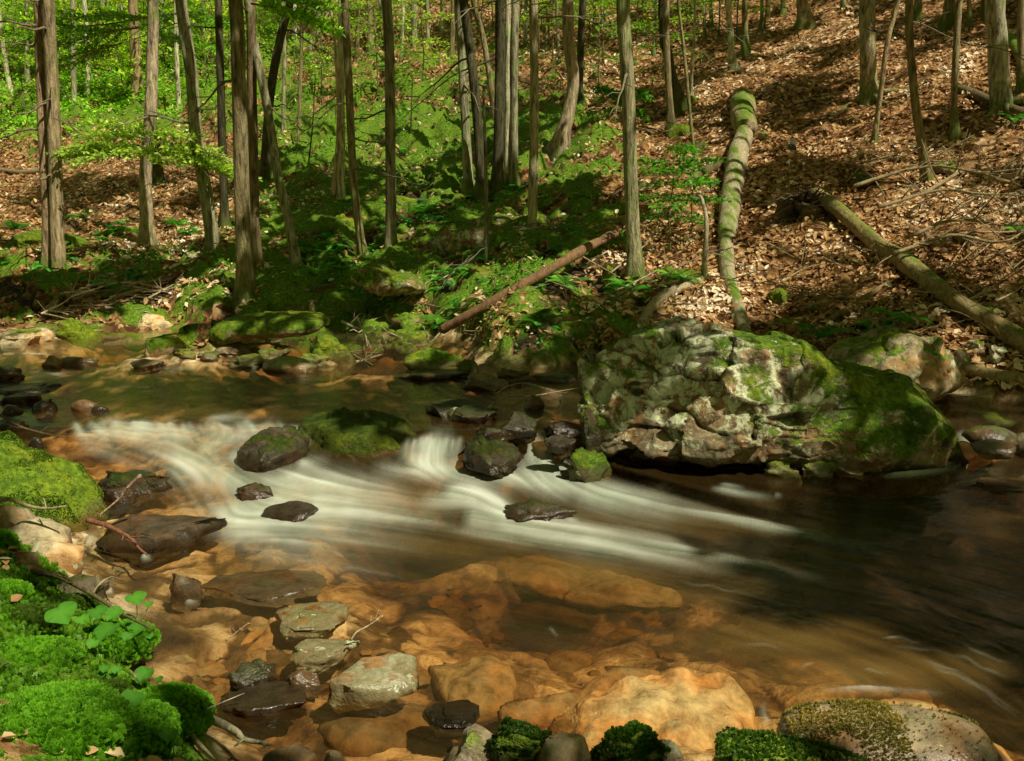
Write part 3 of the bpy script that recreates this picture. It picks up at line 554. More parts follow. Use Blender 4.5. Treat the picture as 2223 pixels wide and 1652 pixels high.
# the big boulder: cracked lichen-covered left lobe, moss-covered right lobe
BPX = [(1268, 822), (1285, 792), (1330, 768), (1392, 742), (1450, 728), (1502, 720), (1565, 726), (1640, 736), (1700, 742), (1755, 762), (1800, 782), (1845, 790), (1900, 806), (1955, 830), (2000, 862), (2028, 890), (2052, 925), (2066, 960), (2082, 990), (2098, 1012), (2050, 1040), (1950, 1060), (1830, 1070), (1700, 1090), (1560, 1092), (1420, 1085), (1330, 1070), (1322, 1010), (1290, 960), (1270, 900)]
def b_strata(P, N0, W0):
    x, z = W0[:, 0], W0[:, 2]; nn = fbm(W0*2.2, 3, 40); left = 1-sstep(1.35, 1.9, x+.25*nn)
    q = (z+.24*x+.16*nn)*4.2; k = np.floor(q); f = q-k; jit = _h(k.astype(int), k.astype(int)*0, k.astype(int)*0, 5)
    cut = (x*1.0-.5*z+.15*fbm(W0*1.7, 2, 8)+jit*.7)*3.2; k2 = np.floor(cut); f2 = cut-k2; j2 = _h(k.astype(int), k2.astype(int), k.astype(int)*0, 11)
    wob = 1+.6*fbm(W0*5, 2, 17); e1 = np.minimum(f, 1-f)/4.2*wob; e2 = np.minimum(f2, 1-f2)/3.2*wob
    on = (_h(k.astype(int), k2.astype(int), k.astype(int)*0+3, 2) > -.35)
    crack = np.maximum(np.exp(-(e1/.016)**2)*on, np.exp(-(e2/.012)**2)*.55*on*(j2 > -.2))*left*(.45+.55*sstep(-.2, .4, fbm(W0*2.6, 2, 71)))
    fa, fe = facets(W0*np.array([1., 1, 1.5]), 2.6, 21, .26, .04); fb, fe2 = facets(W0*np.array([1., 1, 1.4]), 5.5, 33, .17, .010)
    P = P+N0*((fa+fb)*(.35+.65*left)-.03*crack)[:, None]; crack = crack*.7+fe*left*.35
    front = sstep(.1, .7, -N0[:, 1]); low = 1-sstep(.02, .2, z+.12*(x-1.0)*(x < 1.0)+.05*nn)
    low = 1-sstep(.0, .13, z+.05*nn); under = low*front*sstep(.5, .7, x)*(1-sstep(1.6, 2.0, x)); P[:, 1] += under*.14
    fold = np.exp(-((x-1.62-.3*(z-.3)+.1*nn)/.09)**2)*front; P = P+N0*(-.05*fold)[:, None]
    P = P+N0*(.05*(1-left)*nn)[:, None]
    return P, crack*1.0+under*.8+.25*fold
def b_moss(W0, P):
    x, z = W0[:, 0], W0[:, 2]; nn = fbm(W0*1.6, 3, 77); r = sstep(1.3, 1.95, x+.35*nn)
    return -.33+.47*r+.24*(1-r)*sstep(.0, .5, -fbm(W0*2.4, 3, 13))
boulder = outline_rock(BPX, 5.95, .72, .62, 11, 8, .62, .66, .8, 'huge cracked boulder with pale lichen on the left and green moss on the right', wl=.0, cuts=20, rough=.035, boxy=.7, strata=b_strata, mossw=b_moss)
outline_rock([(1815, 772), (1850, 755), (1900, 742), (1950, 724), (1990, 728), (2030, 750), (2050, 780), (2085, 828), (2040, 860), (1950, 870), (1860, 840), (1810, 800)], 6.75, .4, .5, 23, 5, .5, .3, 1.05, 'olive brown block shaped boulder leaning behind the moss end of the huge boulder', wl=-1, cuts=12, boxy=.6)
outline_rock([(-330, 985), (-150, 975), (0, 978), (50, 984), (85, 1004), (130, 1030), (180, 1066), (204, 1100), (196, 1150), (120, 1168), (-100, 1170), (-330, 1150)], 4.7, .5, .3, 31, 6, .98, .0, 1.0, 'rounded boulder thickly carpeted in bright green moss on the left bank', wl=-1, cuts=8, rough=.09, wav=1.5, boxy=.6, name='mossy_boulder')
outline_rock([(1685, 1590), (1705, 1565), (1760, 1548), (1850, 1544), (1960, 1550), (2060, 1562), (2125, 1584), (2150, 1610), (2200, 1670), (2120, 1710), (1950, 1690), (1800, 1665), (1710, 1625)], 2.66, .22, .14, 37, 5, .26, .3, 1.15, 'wet glistening rock with stringy moss standing in the stream at the near shore', wl=0., cuts=3, rough=.05, boxy=.9, name='wet_rock')
outline_rock([(1544, 1690), (1550, 1640), (1566, 1618), (1604, 1616), (1680, 1632), (1780, 1650), (1850, 1672), (1885, 1705), (1700, 1780), (1560, 1770)], 2.42, .25, .14, 41, 5, .72, .1, 1.3, 'grey green slab with a moss top at the bottom edge below the wet glistening rock', wl=-1, cuts=8, name='mossy_rock', cat='rock')
outline_rock([(650, 918), (720, 906), (800, 908), (860, 922), (898, 945), (880, 975), (865, 1010), (760, 1012), (690, 995), (655, 965)], 5.95, .42, .42, 43, 5, .74, .05, .4, 'broad flat moss topped slab splitting the cascade', wl=.0, cuts=8, boxy=.7, name='mossy_rock', cat='rock')
outline_rock([(1006, 1000), (1010, 975), (1035, 955), (1075, 955), (1112, 972), (1128, 992), (1105, 1018), (1080, 1030), (1030, 1032)], 5.55, .26, .3, 47, 5, .58, .0, .2, 'black angular rock in front of the right hand waterfall', wl=.08, cuts=9, name='dark_rock', cat='rock')
outline_rock([(525, 985), (540, 958), (570, 946), (610, 944), (650, 952), (664, 975), (660, 1012), (600, 1018), (530, 1014)], 5.55, .3, .35, 53, 5, .52, .0, .26, 'round dark rock with thin threads of water running over it', wl=.12, cuts=9, name='dark_rock', cat='rock')
outline_rock([(462, 712), (490, 694), (560, 688), (620, 686), (690, 690), (704, 702), (690, 716), (630, 724), (560, 730), (500, 738), (468, 736)], 8.9, .35, .6, 59, 5, .8, .35, .9, 'long mossy overhanging slab with black hollow beneath on far shore', wl=-1, cuts=7, boxy=.5, name='overhanging_slab', cat='slab')
outline_rock([(780, 580), (815, 572), (850, 590), (905, 606), (920, 635), (860, 640), (800, 625), (775, 605)], 10.4, .4, .5, 61, 5, .62, .42, .85, 'pale broken slab jutting from the slope beneath the trunk with a lichen foot', wl=-1, cuts=16, boxy=.45, rough=.14, name='slab', cat='slab')
outline_rock([(935, 520), (980, 490), (1030, 478), (1100, 472), (1180, 470), (1240, 472), (1244, 500), (1200, 520), (1120, 545), (1020, 575), (940, 570)], 12.1, .6, .8, 67, 5, .58, .45, .8, 'long low rock ledge with mossy cap behind the straight slender trunk', wl=-1, cuts=8, boxy=.6, name='rock_ledge', cat='ledge')
def drowned(pts, ztop, zbot, br, label, seed, rough=.05, sub=5):
    """low boulder under water: outline traced on the water plane, domed top"""
    Q = np.array([at_z(a, b_, ztop) for a, b_ in pts])[:, :2]; Q = resample(np.concatenate([Q, Q[:1]]), 160)[:-1]; c = Q.mean(0); d = Q-c; th = np.arctan2(d[:, 1], d[:, 0]); rr = np.hypot(d[:, 0], d[:, 1]); o_ = np.argsort(th); th, rr = th[o_], rr[o_]
    V, F = ico(sub); V = V.copy(); t = np.arctan2(V[:, 1], V[:, 0]); rho = np.hypot(V[:, 0], V[:, 1]); R = np.interp(t, np.concatenate([th-2*math.pi, th, th+2*math.pi]), np.tile(rr, 3)); rh = np.clip(rho, 0, 1)**1.1
    h = ztop-zbot; zz = np.sign(V[:, 2])*np.abs(V[:, 2])**.7*h; P = np.stack([np.cos(t)*R*rh*1.12, np.sin(t)*R*rh*1.12, zz], 1); W0 = P+np.array([*c, 0])
    P[:, 2] += .7*rough*fbm(W0*5, 4, seed)-rough*.8*np.exp(-(fbm(W0*2.2, 2, seed+4)/.07)**2)*(V[:, 2] > 0); P[:, :2] *= (1+.08*fbm(W0*4, 3, seed+9))[:, None]; P[:, 2] -= max(0, P[:, 2].max()+zbot-ztop-.0)
    P[:, 2] = np.minimum(P[:, 2], ztop-zbot)
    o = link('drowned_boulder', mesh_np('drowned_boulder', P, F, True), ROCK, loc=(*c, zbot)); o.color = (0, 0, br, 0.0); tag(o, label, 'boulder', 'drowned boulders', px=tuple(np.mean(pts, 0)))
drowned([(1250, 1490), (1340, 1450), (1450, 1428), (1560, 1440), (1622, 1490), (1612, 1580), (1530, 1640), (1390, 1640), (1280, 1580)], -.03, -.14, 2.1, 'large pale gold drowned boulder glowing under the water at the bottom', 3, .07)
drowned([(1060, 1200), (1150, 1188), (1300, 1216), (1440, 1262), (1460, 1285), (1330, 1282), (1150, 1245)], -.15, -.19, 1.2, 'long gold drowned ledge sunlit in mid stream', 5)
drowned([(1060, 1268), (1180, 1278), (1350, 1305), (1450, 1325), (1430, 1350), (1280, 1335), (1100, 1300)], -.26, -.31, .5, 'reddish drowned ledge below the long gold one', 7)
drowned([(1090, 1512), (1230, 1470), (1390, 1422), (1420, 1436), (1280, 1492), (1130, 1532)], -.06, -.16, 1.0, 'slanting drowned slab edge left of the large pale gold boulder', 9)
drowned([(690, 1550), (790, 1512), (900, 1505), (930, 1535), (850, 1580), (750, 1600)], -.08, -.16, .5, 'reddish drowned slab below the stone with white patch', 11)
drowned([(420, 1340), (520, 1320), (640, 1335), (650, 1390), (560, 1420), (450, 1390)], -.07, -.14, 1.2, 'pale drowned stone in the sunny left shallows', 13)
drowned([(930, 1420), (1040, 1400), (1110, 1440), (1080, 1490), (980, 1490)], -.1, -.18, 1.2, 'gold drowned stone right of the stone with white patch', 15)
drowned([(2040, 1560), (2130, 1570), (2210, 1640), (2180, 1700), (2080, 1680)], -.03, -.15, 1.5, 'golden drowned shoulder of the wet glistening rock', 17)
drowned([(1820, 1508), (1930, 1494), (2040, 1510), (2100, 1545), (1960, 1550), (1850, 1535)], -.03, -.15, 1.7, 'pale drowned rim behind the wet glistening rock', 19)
# rocks whose picture boxes are read off the photo
G1 = 'stones standing in the stream'
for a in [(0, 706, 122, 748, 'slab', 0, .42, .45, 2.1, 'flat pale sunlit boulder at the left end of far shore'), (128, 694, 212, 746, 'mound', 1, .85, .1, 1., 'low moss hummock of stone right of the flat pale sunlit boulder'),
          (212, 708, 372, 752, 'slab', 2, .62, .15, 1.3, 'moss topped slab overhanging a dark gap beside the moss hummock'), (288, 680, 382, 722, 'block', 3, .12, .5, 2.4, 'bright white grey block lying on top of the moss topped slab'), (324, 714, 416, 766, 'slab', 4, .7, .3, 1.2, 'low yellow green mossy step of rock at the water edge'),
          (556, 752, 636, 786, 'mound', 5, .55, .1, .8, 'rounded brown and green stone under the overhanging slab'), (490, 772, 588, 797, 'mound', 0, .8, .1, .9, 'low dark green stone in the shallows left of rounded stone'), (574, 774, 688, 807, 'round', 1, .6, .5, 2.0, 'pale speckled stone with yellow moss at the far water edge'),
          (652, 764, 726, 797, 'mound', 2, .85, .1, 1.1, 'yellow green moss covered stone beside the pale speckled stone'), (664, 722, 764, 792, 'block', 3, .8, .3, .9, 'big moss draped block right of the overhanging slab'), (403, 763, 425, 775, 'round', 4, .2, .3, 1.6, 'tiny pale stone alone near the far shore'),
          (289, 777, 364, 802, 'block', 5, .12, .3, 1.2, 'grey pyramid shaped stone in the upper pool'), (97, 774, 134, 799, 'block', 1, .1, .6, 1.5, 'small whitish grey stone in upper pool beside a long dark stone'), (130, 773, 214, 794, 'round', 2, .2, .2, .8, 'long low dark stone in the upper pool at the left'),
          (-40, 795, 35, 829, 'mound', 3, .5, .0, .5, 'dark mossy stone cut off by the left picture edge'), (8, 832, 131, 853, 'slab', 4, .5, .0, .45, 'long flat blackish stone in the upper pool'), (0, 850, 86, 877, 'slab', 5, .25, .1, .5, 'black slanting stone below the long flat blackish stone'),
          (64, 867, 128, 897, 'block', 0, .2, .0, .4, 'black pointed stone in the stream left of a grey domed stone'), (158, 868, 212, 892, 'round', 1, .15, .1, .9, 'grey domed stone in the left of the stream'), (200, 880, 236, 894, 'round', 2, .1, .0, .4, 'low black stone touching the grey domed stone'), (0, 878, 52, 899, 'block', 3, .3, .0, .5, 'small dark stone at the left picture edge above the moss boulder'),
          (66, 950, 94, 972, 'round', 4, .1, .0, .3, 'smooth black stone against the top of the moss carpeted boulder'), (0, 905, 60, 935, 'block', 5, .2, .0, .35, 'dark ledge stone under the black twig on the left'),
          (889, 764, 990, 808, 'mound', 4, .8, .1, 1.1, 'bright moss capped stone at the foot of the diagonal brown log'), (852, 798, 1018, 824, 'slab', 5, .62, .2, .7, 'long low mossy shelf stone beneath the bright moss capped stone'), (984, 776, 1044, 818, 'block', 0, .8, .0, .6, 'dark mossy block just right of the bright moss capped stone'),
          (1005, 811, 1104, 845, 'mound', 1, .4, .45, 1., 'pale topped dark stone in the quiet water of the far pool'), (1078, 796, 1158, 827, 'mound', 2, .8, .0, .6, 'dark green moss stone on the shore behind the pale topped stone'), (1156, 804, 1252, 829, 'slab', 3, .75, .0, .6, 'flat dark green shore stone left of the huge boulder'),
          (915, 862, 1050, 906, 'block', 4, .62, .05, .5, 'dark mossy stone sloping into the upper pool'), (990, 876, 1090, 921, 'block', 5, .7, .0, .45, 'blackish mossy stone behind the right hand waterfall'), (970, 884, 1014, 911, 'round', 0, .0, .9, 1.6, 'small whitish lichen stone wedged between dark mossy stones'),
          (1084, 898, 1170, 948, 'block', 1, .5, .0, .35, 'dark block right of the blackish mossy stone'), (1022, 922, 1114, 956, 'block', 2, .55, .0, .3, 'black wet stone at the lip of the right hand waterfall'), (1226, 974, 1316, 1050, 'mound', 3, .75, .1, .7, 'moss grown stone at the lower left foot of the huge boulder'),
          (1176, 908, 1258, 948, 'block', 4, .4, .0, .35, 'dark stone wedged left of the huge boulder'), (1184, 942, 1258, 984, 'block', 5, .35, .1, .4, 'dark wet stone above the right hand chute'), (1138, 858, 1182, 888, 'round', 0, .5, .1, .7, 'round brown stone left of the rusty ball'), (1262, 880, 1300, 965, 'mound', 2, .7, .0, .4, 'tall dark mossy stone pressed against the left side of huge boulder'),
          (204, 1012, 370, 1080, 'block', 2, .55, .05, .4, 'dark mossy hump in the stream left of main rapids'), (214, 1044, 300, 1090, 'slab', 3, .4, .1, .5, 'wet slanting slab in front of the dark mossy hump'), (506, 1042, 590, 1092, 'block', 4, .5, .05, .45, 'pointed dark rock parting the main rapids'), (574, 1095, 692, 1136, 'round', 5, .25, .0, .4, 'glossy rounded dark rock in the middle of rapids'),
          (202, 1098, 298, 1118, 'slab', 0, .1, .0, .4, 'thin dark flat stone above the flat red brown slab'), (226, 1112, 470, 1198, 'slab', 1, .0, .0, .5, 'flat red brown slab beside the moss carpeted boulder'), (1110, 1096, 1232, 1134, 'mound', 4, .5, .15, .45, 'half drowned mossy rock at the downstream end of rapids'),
          (364, 1236, 440, 1308, 'block', 2, .2, .2, .55, 'upright angular brown stone in shallow water near the left bank'), (440, 1256, 705, 1300, 'slab', 3, .3, .0, .6, 'long flat brown slab just breaking the surface'), (596, 1320, 774, 1366, 'slab', 0, .36, 1.2, 1.7, 'stone with bright white top and yellow moss skirt'), (632, 1388, 772, 1436, 'slab', 1, .2, 1.35, 1.9, 'white topped slim stone holding the pale forked twig'),  # white tops of three stones: sun glint painted as lichen cover
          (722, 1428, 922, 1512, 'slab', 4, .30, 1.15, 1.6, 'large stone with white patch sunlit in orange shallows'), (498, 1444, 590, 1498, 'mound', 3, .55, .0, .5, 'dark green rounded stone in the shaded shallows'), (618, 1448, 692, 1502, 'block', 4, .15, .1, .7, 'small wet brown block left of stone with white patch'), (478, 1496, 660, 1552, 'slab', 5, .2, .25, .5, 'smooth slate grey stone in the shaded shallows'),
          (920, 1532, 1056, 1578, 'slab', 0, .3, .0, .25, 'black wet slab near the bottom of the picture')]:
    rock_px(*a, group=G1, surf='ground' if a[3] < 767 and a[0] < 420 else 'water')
for a in [(-30, 1098, 86, 1172, 'round', 0, .15, .2, 1.2, 'flat sided grey green stone under the moss carpeted boulder'), (24, 1126, 152, 1204, 'round', 1, .05, .25, 1.5, 'long smooth pale tan stone on the left bank'), (74, 1168, 186, 1234, 'round', 2, .05, .4, 1.9, 'sunlit pinkish stone with brown crust at the waterline'), (30, 1196, 84, 1236, 'round', 3, .1, .1, .9, 'grey stone left of the sunlit pinkish stone'), (40, 1228, 96, 1250, 'round', 4, .1, .1, .8, 'low grey stone under the dark bank stick'),
          (140, 1246, 252, 1306, 'block', 5, .35, .0, .45, 'dark angular stone at the left waterline under the dark bank stick'), (0, 1030, 58, 1064, 'round', 0, .1, .2, 1., 'grey stone lying on the moss carpeted boulder shoulder'), (50, 1052, 92, 1082, 'round', 1, .1, .2, 1.3, 'small tan stone beside the grey stone on the bank'), (150, 1262, 200, 1292, 'round', 2, .05, .1, 1.1, 'small grey pebble beside dark angular stone'), (196, 1268, 246, 1300, 'round', 3, .05, .1, 1.1, 'grey oval pebble right of small grey pebble')]:
    rock_px(*a, group='stones on the left bank', surf='ground')
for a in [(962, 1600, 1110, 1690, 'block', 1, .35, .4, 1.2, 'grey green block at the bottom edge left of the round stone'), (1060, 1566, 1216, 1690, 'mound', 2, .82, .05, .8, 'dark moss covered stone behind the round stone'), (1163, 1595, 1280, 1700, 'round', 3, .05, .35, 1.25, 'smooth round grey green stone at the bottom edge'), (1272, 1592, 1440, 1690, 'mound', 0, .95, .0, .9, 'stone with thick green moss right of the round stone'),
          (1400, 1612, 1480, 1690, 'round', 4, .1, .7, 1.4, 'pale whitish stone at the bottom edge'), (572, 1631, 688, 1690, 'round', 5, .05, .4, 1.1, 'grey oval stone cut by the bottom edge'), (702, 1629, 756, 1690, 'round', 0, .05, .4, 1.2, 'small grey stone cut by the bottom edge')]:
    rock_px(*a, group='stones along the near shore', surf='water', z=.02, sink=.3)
# right bank behind the boulder
for a in [(2010, 838, 2128, 878, 'slab', 2, .2, .4, 1.3, 'tan flat rock under the short log at the right'), (2066, 880, 2240, 935, 'mound', 3, .95, .0, .8, 'bright green moss cushion rock at the right edge'), (2095, 928, 2200, 960, 'round', 4, .55, .0, .6, 'low mossy stone in the small right hand riffle'), (2110, 958, 2204, 984, 'round', 5, .3, .1, .7, 'brown wet stone in the small right hand riffle'), (2190, 940, 2260, 985, 'round', 1, .1, .1, .7, 'dark wet stone at the right picture edge'),
          (2050, 760, 2105, 820, 'round', 0, .5, .2, .7, 'rounded dark stone beneath the long mossy log'), (2110, 1038, 2240, 1062, 'slab', 1, .0, .0, .6, 'drowned brown slab at the right edge'), (1800, 780, 1830, 800, 'block', 0, .4, .2, 1.2, 'small stone on top of the saddle between the two big boulders')]:
    rock_px(*a, group='stones by the right bank', surf='ground' if a[1] < 900 else 'water')
for a in [(1650, 995, 1735, 1040, 'mound', 1, .98, .0, .9), (1735, 990, 1820, 1042, 'mound', 5, .98, .0, .8)]:
    rock_px(*a, 'round green moss cushion at the foot of the huge boulder', group='moss cushions at the boulder foot', z=0, dr=.6)
# ------------------------------------------------------------------ trees
TREES = []     # (root object, x, y, z top)
BROWN, GREY, DARK, PALE, RED, GREEN = (.17, .132, .066), (.20, .18, .108), (.055, .047, .024), (.36, .32, .21), (.23, .155, .088), (.13, .115, .045)
def make_tree(pts, wpx, col, label, group, lich=.3, top=12.0, flare=2.1, base=None, dead=3, name='tree', cat='tree', sides=14, roots=True, seed=None, taper=.55, px=None):
    """pts: trunk axis in the picture from the top to the foot; the foot stands where its ray meets the ground"""
    foot = at_t(*pts[-1]) if base is None else np.array(base); Y = foot[1]
    P = [foot+np.array([0, 0, -.35])]+[at_y(a, b, Y+rnd.uniform(-.1, .1)) for a, b in reversed(pts[:-1])]
    P[0][0] += 0; P.insert(1, foot+np.array([0, 0, .02]))
    d = unit(P[-1]-P[-2]); d = unit(d*.5+np.array([0, 0, 1.0]))
    gz_ = foot[2]; short = top < 5; ztop = P[-1][2]+.06 if short else max(gz_+top, P[-1][2]+1.5); n = 2 if short else 6; st = P[-1]
    for k in range(1, n+1): P.append(st+d*((ztop-st[2])*k/n/d[2])+np.array([rnd.uniform(-.06, .06), rnd.uniform(-.06, .06), 0]))
    P = resample(np.array(P), 56); r0 = wpx/2/FOC*depth(foot); hgt = P[:, 2]-gz_; sd = seed or rnd.randrange(1000)
    r = r0*(1-taper*np.clip(hgt/(ztop-gz_), 0, 1))
    V, Fs = tube(P, r, sides)
    A = P.repeat(sides, 0); dv = V[:len(A)]-A; rr = np.linalg.norm(dv, axis=1, keepdims=True); u = dv/(rr+1e-9); hh = (A[:, 2]-gz_)[:, None]
    ang = np.arctan2(u[:, 1], u[:, 0])[:, None]; lob = np.maximum(0, np.cos(ang*4+sd))**1.5*.9+.35
    k = 1+(flare-1)*np.exp(-np.clip(hh, 0, 9)/(r0*2.2))*lob*1.5
    k = k*(1+.07*fbm(np.concatenate([A[:, :2]*2+u[:, :2]*1.2, A[:, 2:]*1.6], 1), 3, sd)[:, None]+.03*vnoise(np.concatenate([u[:, :2]*4, A[:, 2:]*5], 1), sd)[:, None])
    V[:len(A)] = A+u*rr*k
    root = empty(name, foot); t = link('trunk', mesh_np('trunk', V-foot, Fs, True), BARK, root, color=(*col, lich))
    if roots and wpx > 18:
        for q in range(rnd.choice((3, 4))):
            a = sd+q*1.7+rnd.uniform(-.3, .3); L = r0*rnd.uniform(3, 5.5); pr = []
            for s in np.linspace(0, 1, 7):
                x = math.cos(a+.4*s)*(r0*.6+L*s); y = math.sin(a+.4*s)*(r0*.6+L*s); z = h1(foot[0]+x, foot[1]+y)-foot[2]
                pr.append((x, y, z+r0*.9*(1-s)**2.2+.0-.02*s))
            V2, F2 = tube(np.array(pr), np.linspace(r0*.42, r0*.10, 7), 8); link('root', mesh_np('root', V2, F2, True), BARK, root, color=(*col, lich))
    if dead:
        for q in range(dead+2):
            i = rnd.randrange(6, 30); a = rnd.uniform(0, 2*math.pi); L = rnd.uniform(.35, 1.5)*(1 if depth(foot) < 18 else 1.5); b0 = P[i]-foot; m = MB()
            dirn = np.array([math.cos(a), math.sin(a), rnd.uniform(-.35, .25)]); pp = [b0+dirn*L*s+np.array([0, 0, -.25*L*s*s+.03*math.sin(9*s+q)]) for s in np.linspace(0, 1, 8)]
            m.tube(np.array(pp), np.linspace(min(.02, r0*.22), .004, 8), 5)
            for w in range(3):
                s0 = pp[2+w*2]; dd = unit(dirn+np.array([rnd.uniform(-.8, .8), rnd.uniform(-.8, .8), rnd.uniform(-.4, .3)])); m.tube(np.array([s0, s0+dd*L*.2, s0+dd*L*.36+np.array([0, 0, -.04])]), [.007, .005, .002], 4)
            link('dead_branch', m.mesh('dead_branch'), WOOD, root, color=(col[0]*.8+.02, col[1]*.8+.02, col[2]*.8+.015, .1))
    tag(root, label, cat, group, px=px or (pts[len(pts)//2] if len(pts) > 2 else pts[-1])); TREES.append((root, P[-1][0], P[-1][1], ztop, foot)); return root
G2 = 'tree trunks beyond the stream'
make_tree([(84, 0), (88, 130), (95, 300), (103, 450), (106, 592)], 25, RED, 'left twin of the brown knotty pair of trunks at the left', G2, .2, dead=5)
make_tree([(104, 0), (112, 150), (117, 300), (123, 450), (130, 612)], 29, (.23, .17, .095), 'right twin of the brown knotty pair, paler with sunlit patches', G2, .25, dead=5, flare=1.2)
make_tree([(331, 0), (331, 120), (328, 240), (316, 370), (318, 470), (323, 552)], 27, (.26, .20, .125), 'trunk with a sunlit white lower half and yellow mossy foot', G2, .4, flare=2.2, dead=2)
make_tree([(288, 0), (293, 100), (302, 222), (304, 246)], 23, RED, 'reddish trunk close left of the furrowed grey brown trunk', G2, .1, dead=2)
make_tree([(392, 0), (408, 110), (420, 205), (424, 290), (440, 380), (455, 470), (466, 572)], 29, GREY, 'crooked grey trunk leaning left with mossy spreading foot', G2, .6, flare=1.9)
make_tree([(474, 0), (478, 130), (481, 270), (486, 400), (488, 505)], 18, DARK, 'thin blackish straight trunk left of the thickest trunk', G2, .1)
make_tree([(512, 0), (518, 150), (522, 300), (526, 450), (531, 600), (533, 662)], 34, BROWN, 'thickest deeply furrowed brown trunk with root feet, front stem', G2, .3, flare=1.5, dead=4, sides=18)
make_tree([(545, 40), (547, 200), (549, 330), (552, 480), (561, 612)], 23, (.14, .10, .05), 'brown trunk standing half behind the thickest trunk', G2, .2, dead=1)
make_tree([(538, 0), (547, 68), (575, 205), (590, 290), (602, 376), (626, 478), (648, 604)], 20, GREY, 'slanting speckled grey trunk crossing a dark one', G2, .7, dead=1)
make_tree([(630, 0), (616, 51), (597, 137), (585, 222), (578, 308), (577, 405)], 20, DARK, 'dark trunk leaning right that crosses behind the slanting grey trunk', G2, .15, dead=1)
make_tree([(718, 20), (727, 90), (733, 180), (735, 273), (728, 380), (716, 472)], 12, (.36, .25, .16), 'thin dead trunk with peeling pinkish bark', G2, .1, top=4.5, dead=5, roots=False)
make_tree([(748, 0), (755, 137), (761, 273), (769, 410), (790, 572)], 18, BROWN, 'slim brown trunk leaning over the pale broken slab', G2, .3, dead=4)
make_tree([(742, 0), (740, 200), (741, 330), (740, 468)], 17, PALE, 'pale trunk just behind the slim brown leaning trunk', G2, .3, dead=1)
make_tree([(839, 0), (845, 120), (847, 240), (848, 400), (850, 560)], 24, (.16, .135, .08), 'straight dark streaked trunk with a white lichen foot', G2, .55, flare=1.8, dead=3)
make_tree([(995, 0), (1002, 110), (1007, 205), (1014, 330), (1017, 430)], 21, GREY, 'grey straight trunk at the left of the tight trunk cluster', G2, .4)
make_tree([(1006, 0), (1018, 90), (1028, 171), (1040, 308), (1046, 442)], 22, DARK, 'dark leaning trunk in the tight cluster', G2, .3, dead=2)
make_tree([(1050, 195), (1053, 300), (1055, 400), (1057, 594)], 11, (.13, .115, .07), 'pole thin trunk in front of the tight cluster, broken at its top', G2, .7, top=3.4, dead=1, roots=False)
make_tree([(1027, 0), (1044, 60), (1054, 110), (1068, 205), (1076, 310)], 13, BROWN, 'thin slanting trunk behind the tight cluster', G2, .2, dead=1)
make_tree([(1085, 0), (1085, 130), (1084, 250), (1080, 376), (1077, 434)], 23, DARK, 'thick dark upright trunk in middle of the tight cluster', G2, .3, dead=3)
make_tree([(1103, 0), (1102, 200), (1101, 300), (1100, 412)], 14, PALE, 'pale trunk glimpsed between two darker trunks of tight cluster', G2, .3, dead=0)
make_tree([(1120, 0), (1117, 120), (1116, 250), (1117, 417)], 18, GREY, 'grey furrowed trunk at the right of the tight cluster', G2, .4, dead=3)
make_tree([(1159, 0), (1160, 150), (1159, 300), (1157, 430), (1155, 534)], 20, (.25, .205, .12), 'straight slender tan trunk standing alone right of the cluster', G2, .45, dead=4, flare=1.2)
make_tree([(1233, 0), (1234, 90), (1245, 165), (1239, 222), (1222, 290), (1208, 345)], 27, (.27, .195, .13), 'curved brown trunk bowed like a knee on slope', G2, .2, dead=1)
make_tree([(1262, 60), (1260, 130), (1258, 190), (1262, 242)], 16, DARK, 'dark trunk half hidden behind the bowed trunk', G2, .1, dead=0)
make_tree([(1352, 0), (1358, 100), (1365, 239), (1369, 376), (1374, 500), (1380, 612)], 31, (.20, .175, .095), 'sturdy greenish grey trunk with a pale scaly foot by the diagonal brown log', G2, .8, flare=1.7, dead=3)
make_tree([(1447, 0), (1447, 100), (1452, 200), (1457, 282)], 15, BROWN, 'thin brown trunk left of a short leaning dark trunk', G2, .1, dead=6)
make_tree([(1440, 60), (1452, 130), (1464, 190), (1476, 243)], 22, DARK, 'short dark leaning trunk above the mossy fallen log', G2, .3, dead=1)
make_tree([(1509, 0), (1507, 80), (1502, 150), (1500, 215)], 7, PALE, 'whitish sunlit pole trunk uphill of the mossy log', G2, .1, dead=2, roots=False, top=6)
make_tree([(1473, 0), (1484, 102), (1497, 239), (1508, 358)], 8, BROWN, 'wiry thin brown sapling trunk above the green leafy sapling', G2, .1, dead=3, roots=False, top=6)
make_tree([(1580, 0), (1585, 60), (1588, 110), (1591, 152)], 14, PALE, 'smooth pale trunk uphill above the mossy fallen log', G2, .2, dead=1)
make_tree([(1617, 0), (1617, 50), (1618, 114)], 13, GREEN, 'dark olive trunk right of the smooth pale trunk', G2, .3, dead=2)
make_tree([(1741, 0), (1745, 30), (1748, 62)], 23, RED, 'trunk base cut by the top edge on the bright leaf slope', G2, .1, dead=0)
make_tree([(1882, 0), (1884, 102), (1885, 170), (1888, 218)], 33, (.25, .20, .115), 'broad furrowed tan trunk on the right hand leaf slope', G2, .3, flare=1.3, dead=2, sides=18)
make_tree([(1950, 0), (1941, 34), (1924, 102), (1911, 205), (1897, 312)], 11, RED, 'thin leaning reddish pole trunk beside the broad tan trunk', G2, .1, dead=3, roots=False)
make_tree([(1974, 0), (1979, 137), (1989, 239), (2003, 330), (2012, 398)], 18, (.16, .115, .055), 'slightly bowed brown trunk with one bare crooked limb', G2, .2, dead=4)
make_tree([(2083, 0), (2074, 137), (2071, 220), (2072, 296)], 14, BROWN, 'slim straight brown trunk left of the wide trunk near the right edge', G2, .2, dead=3)
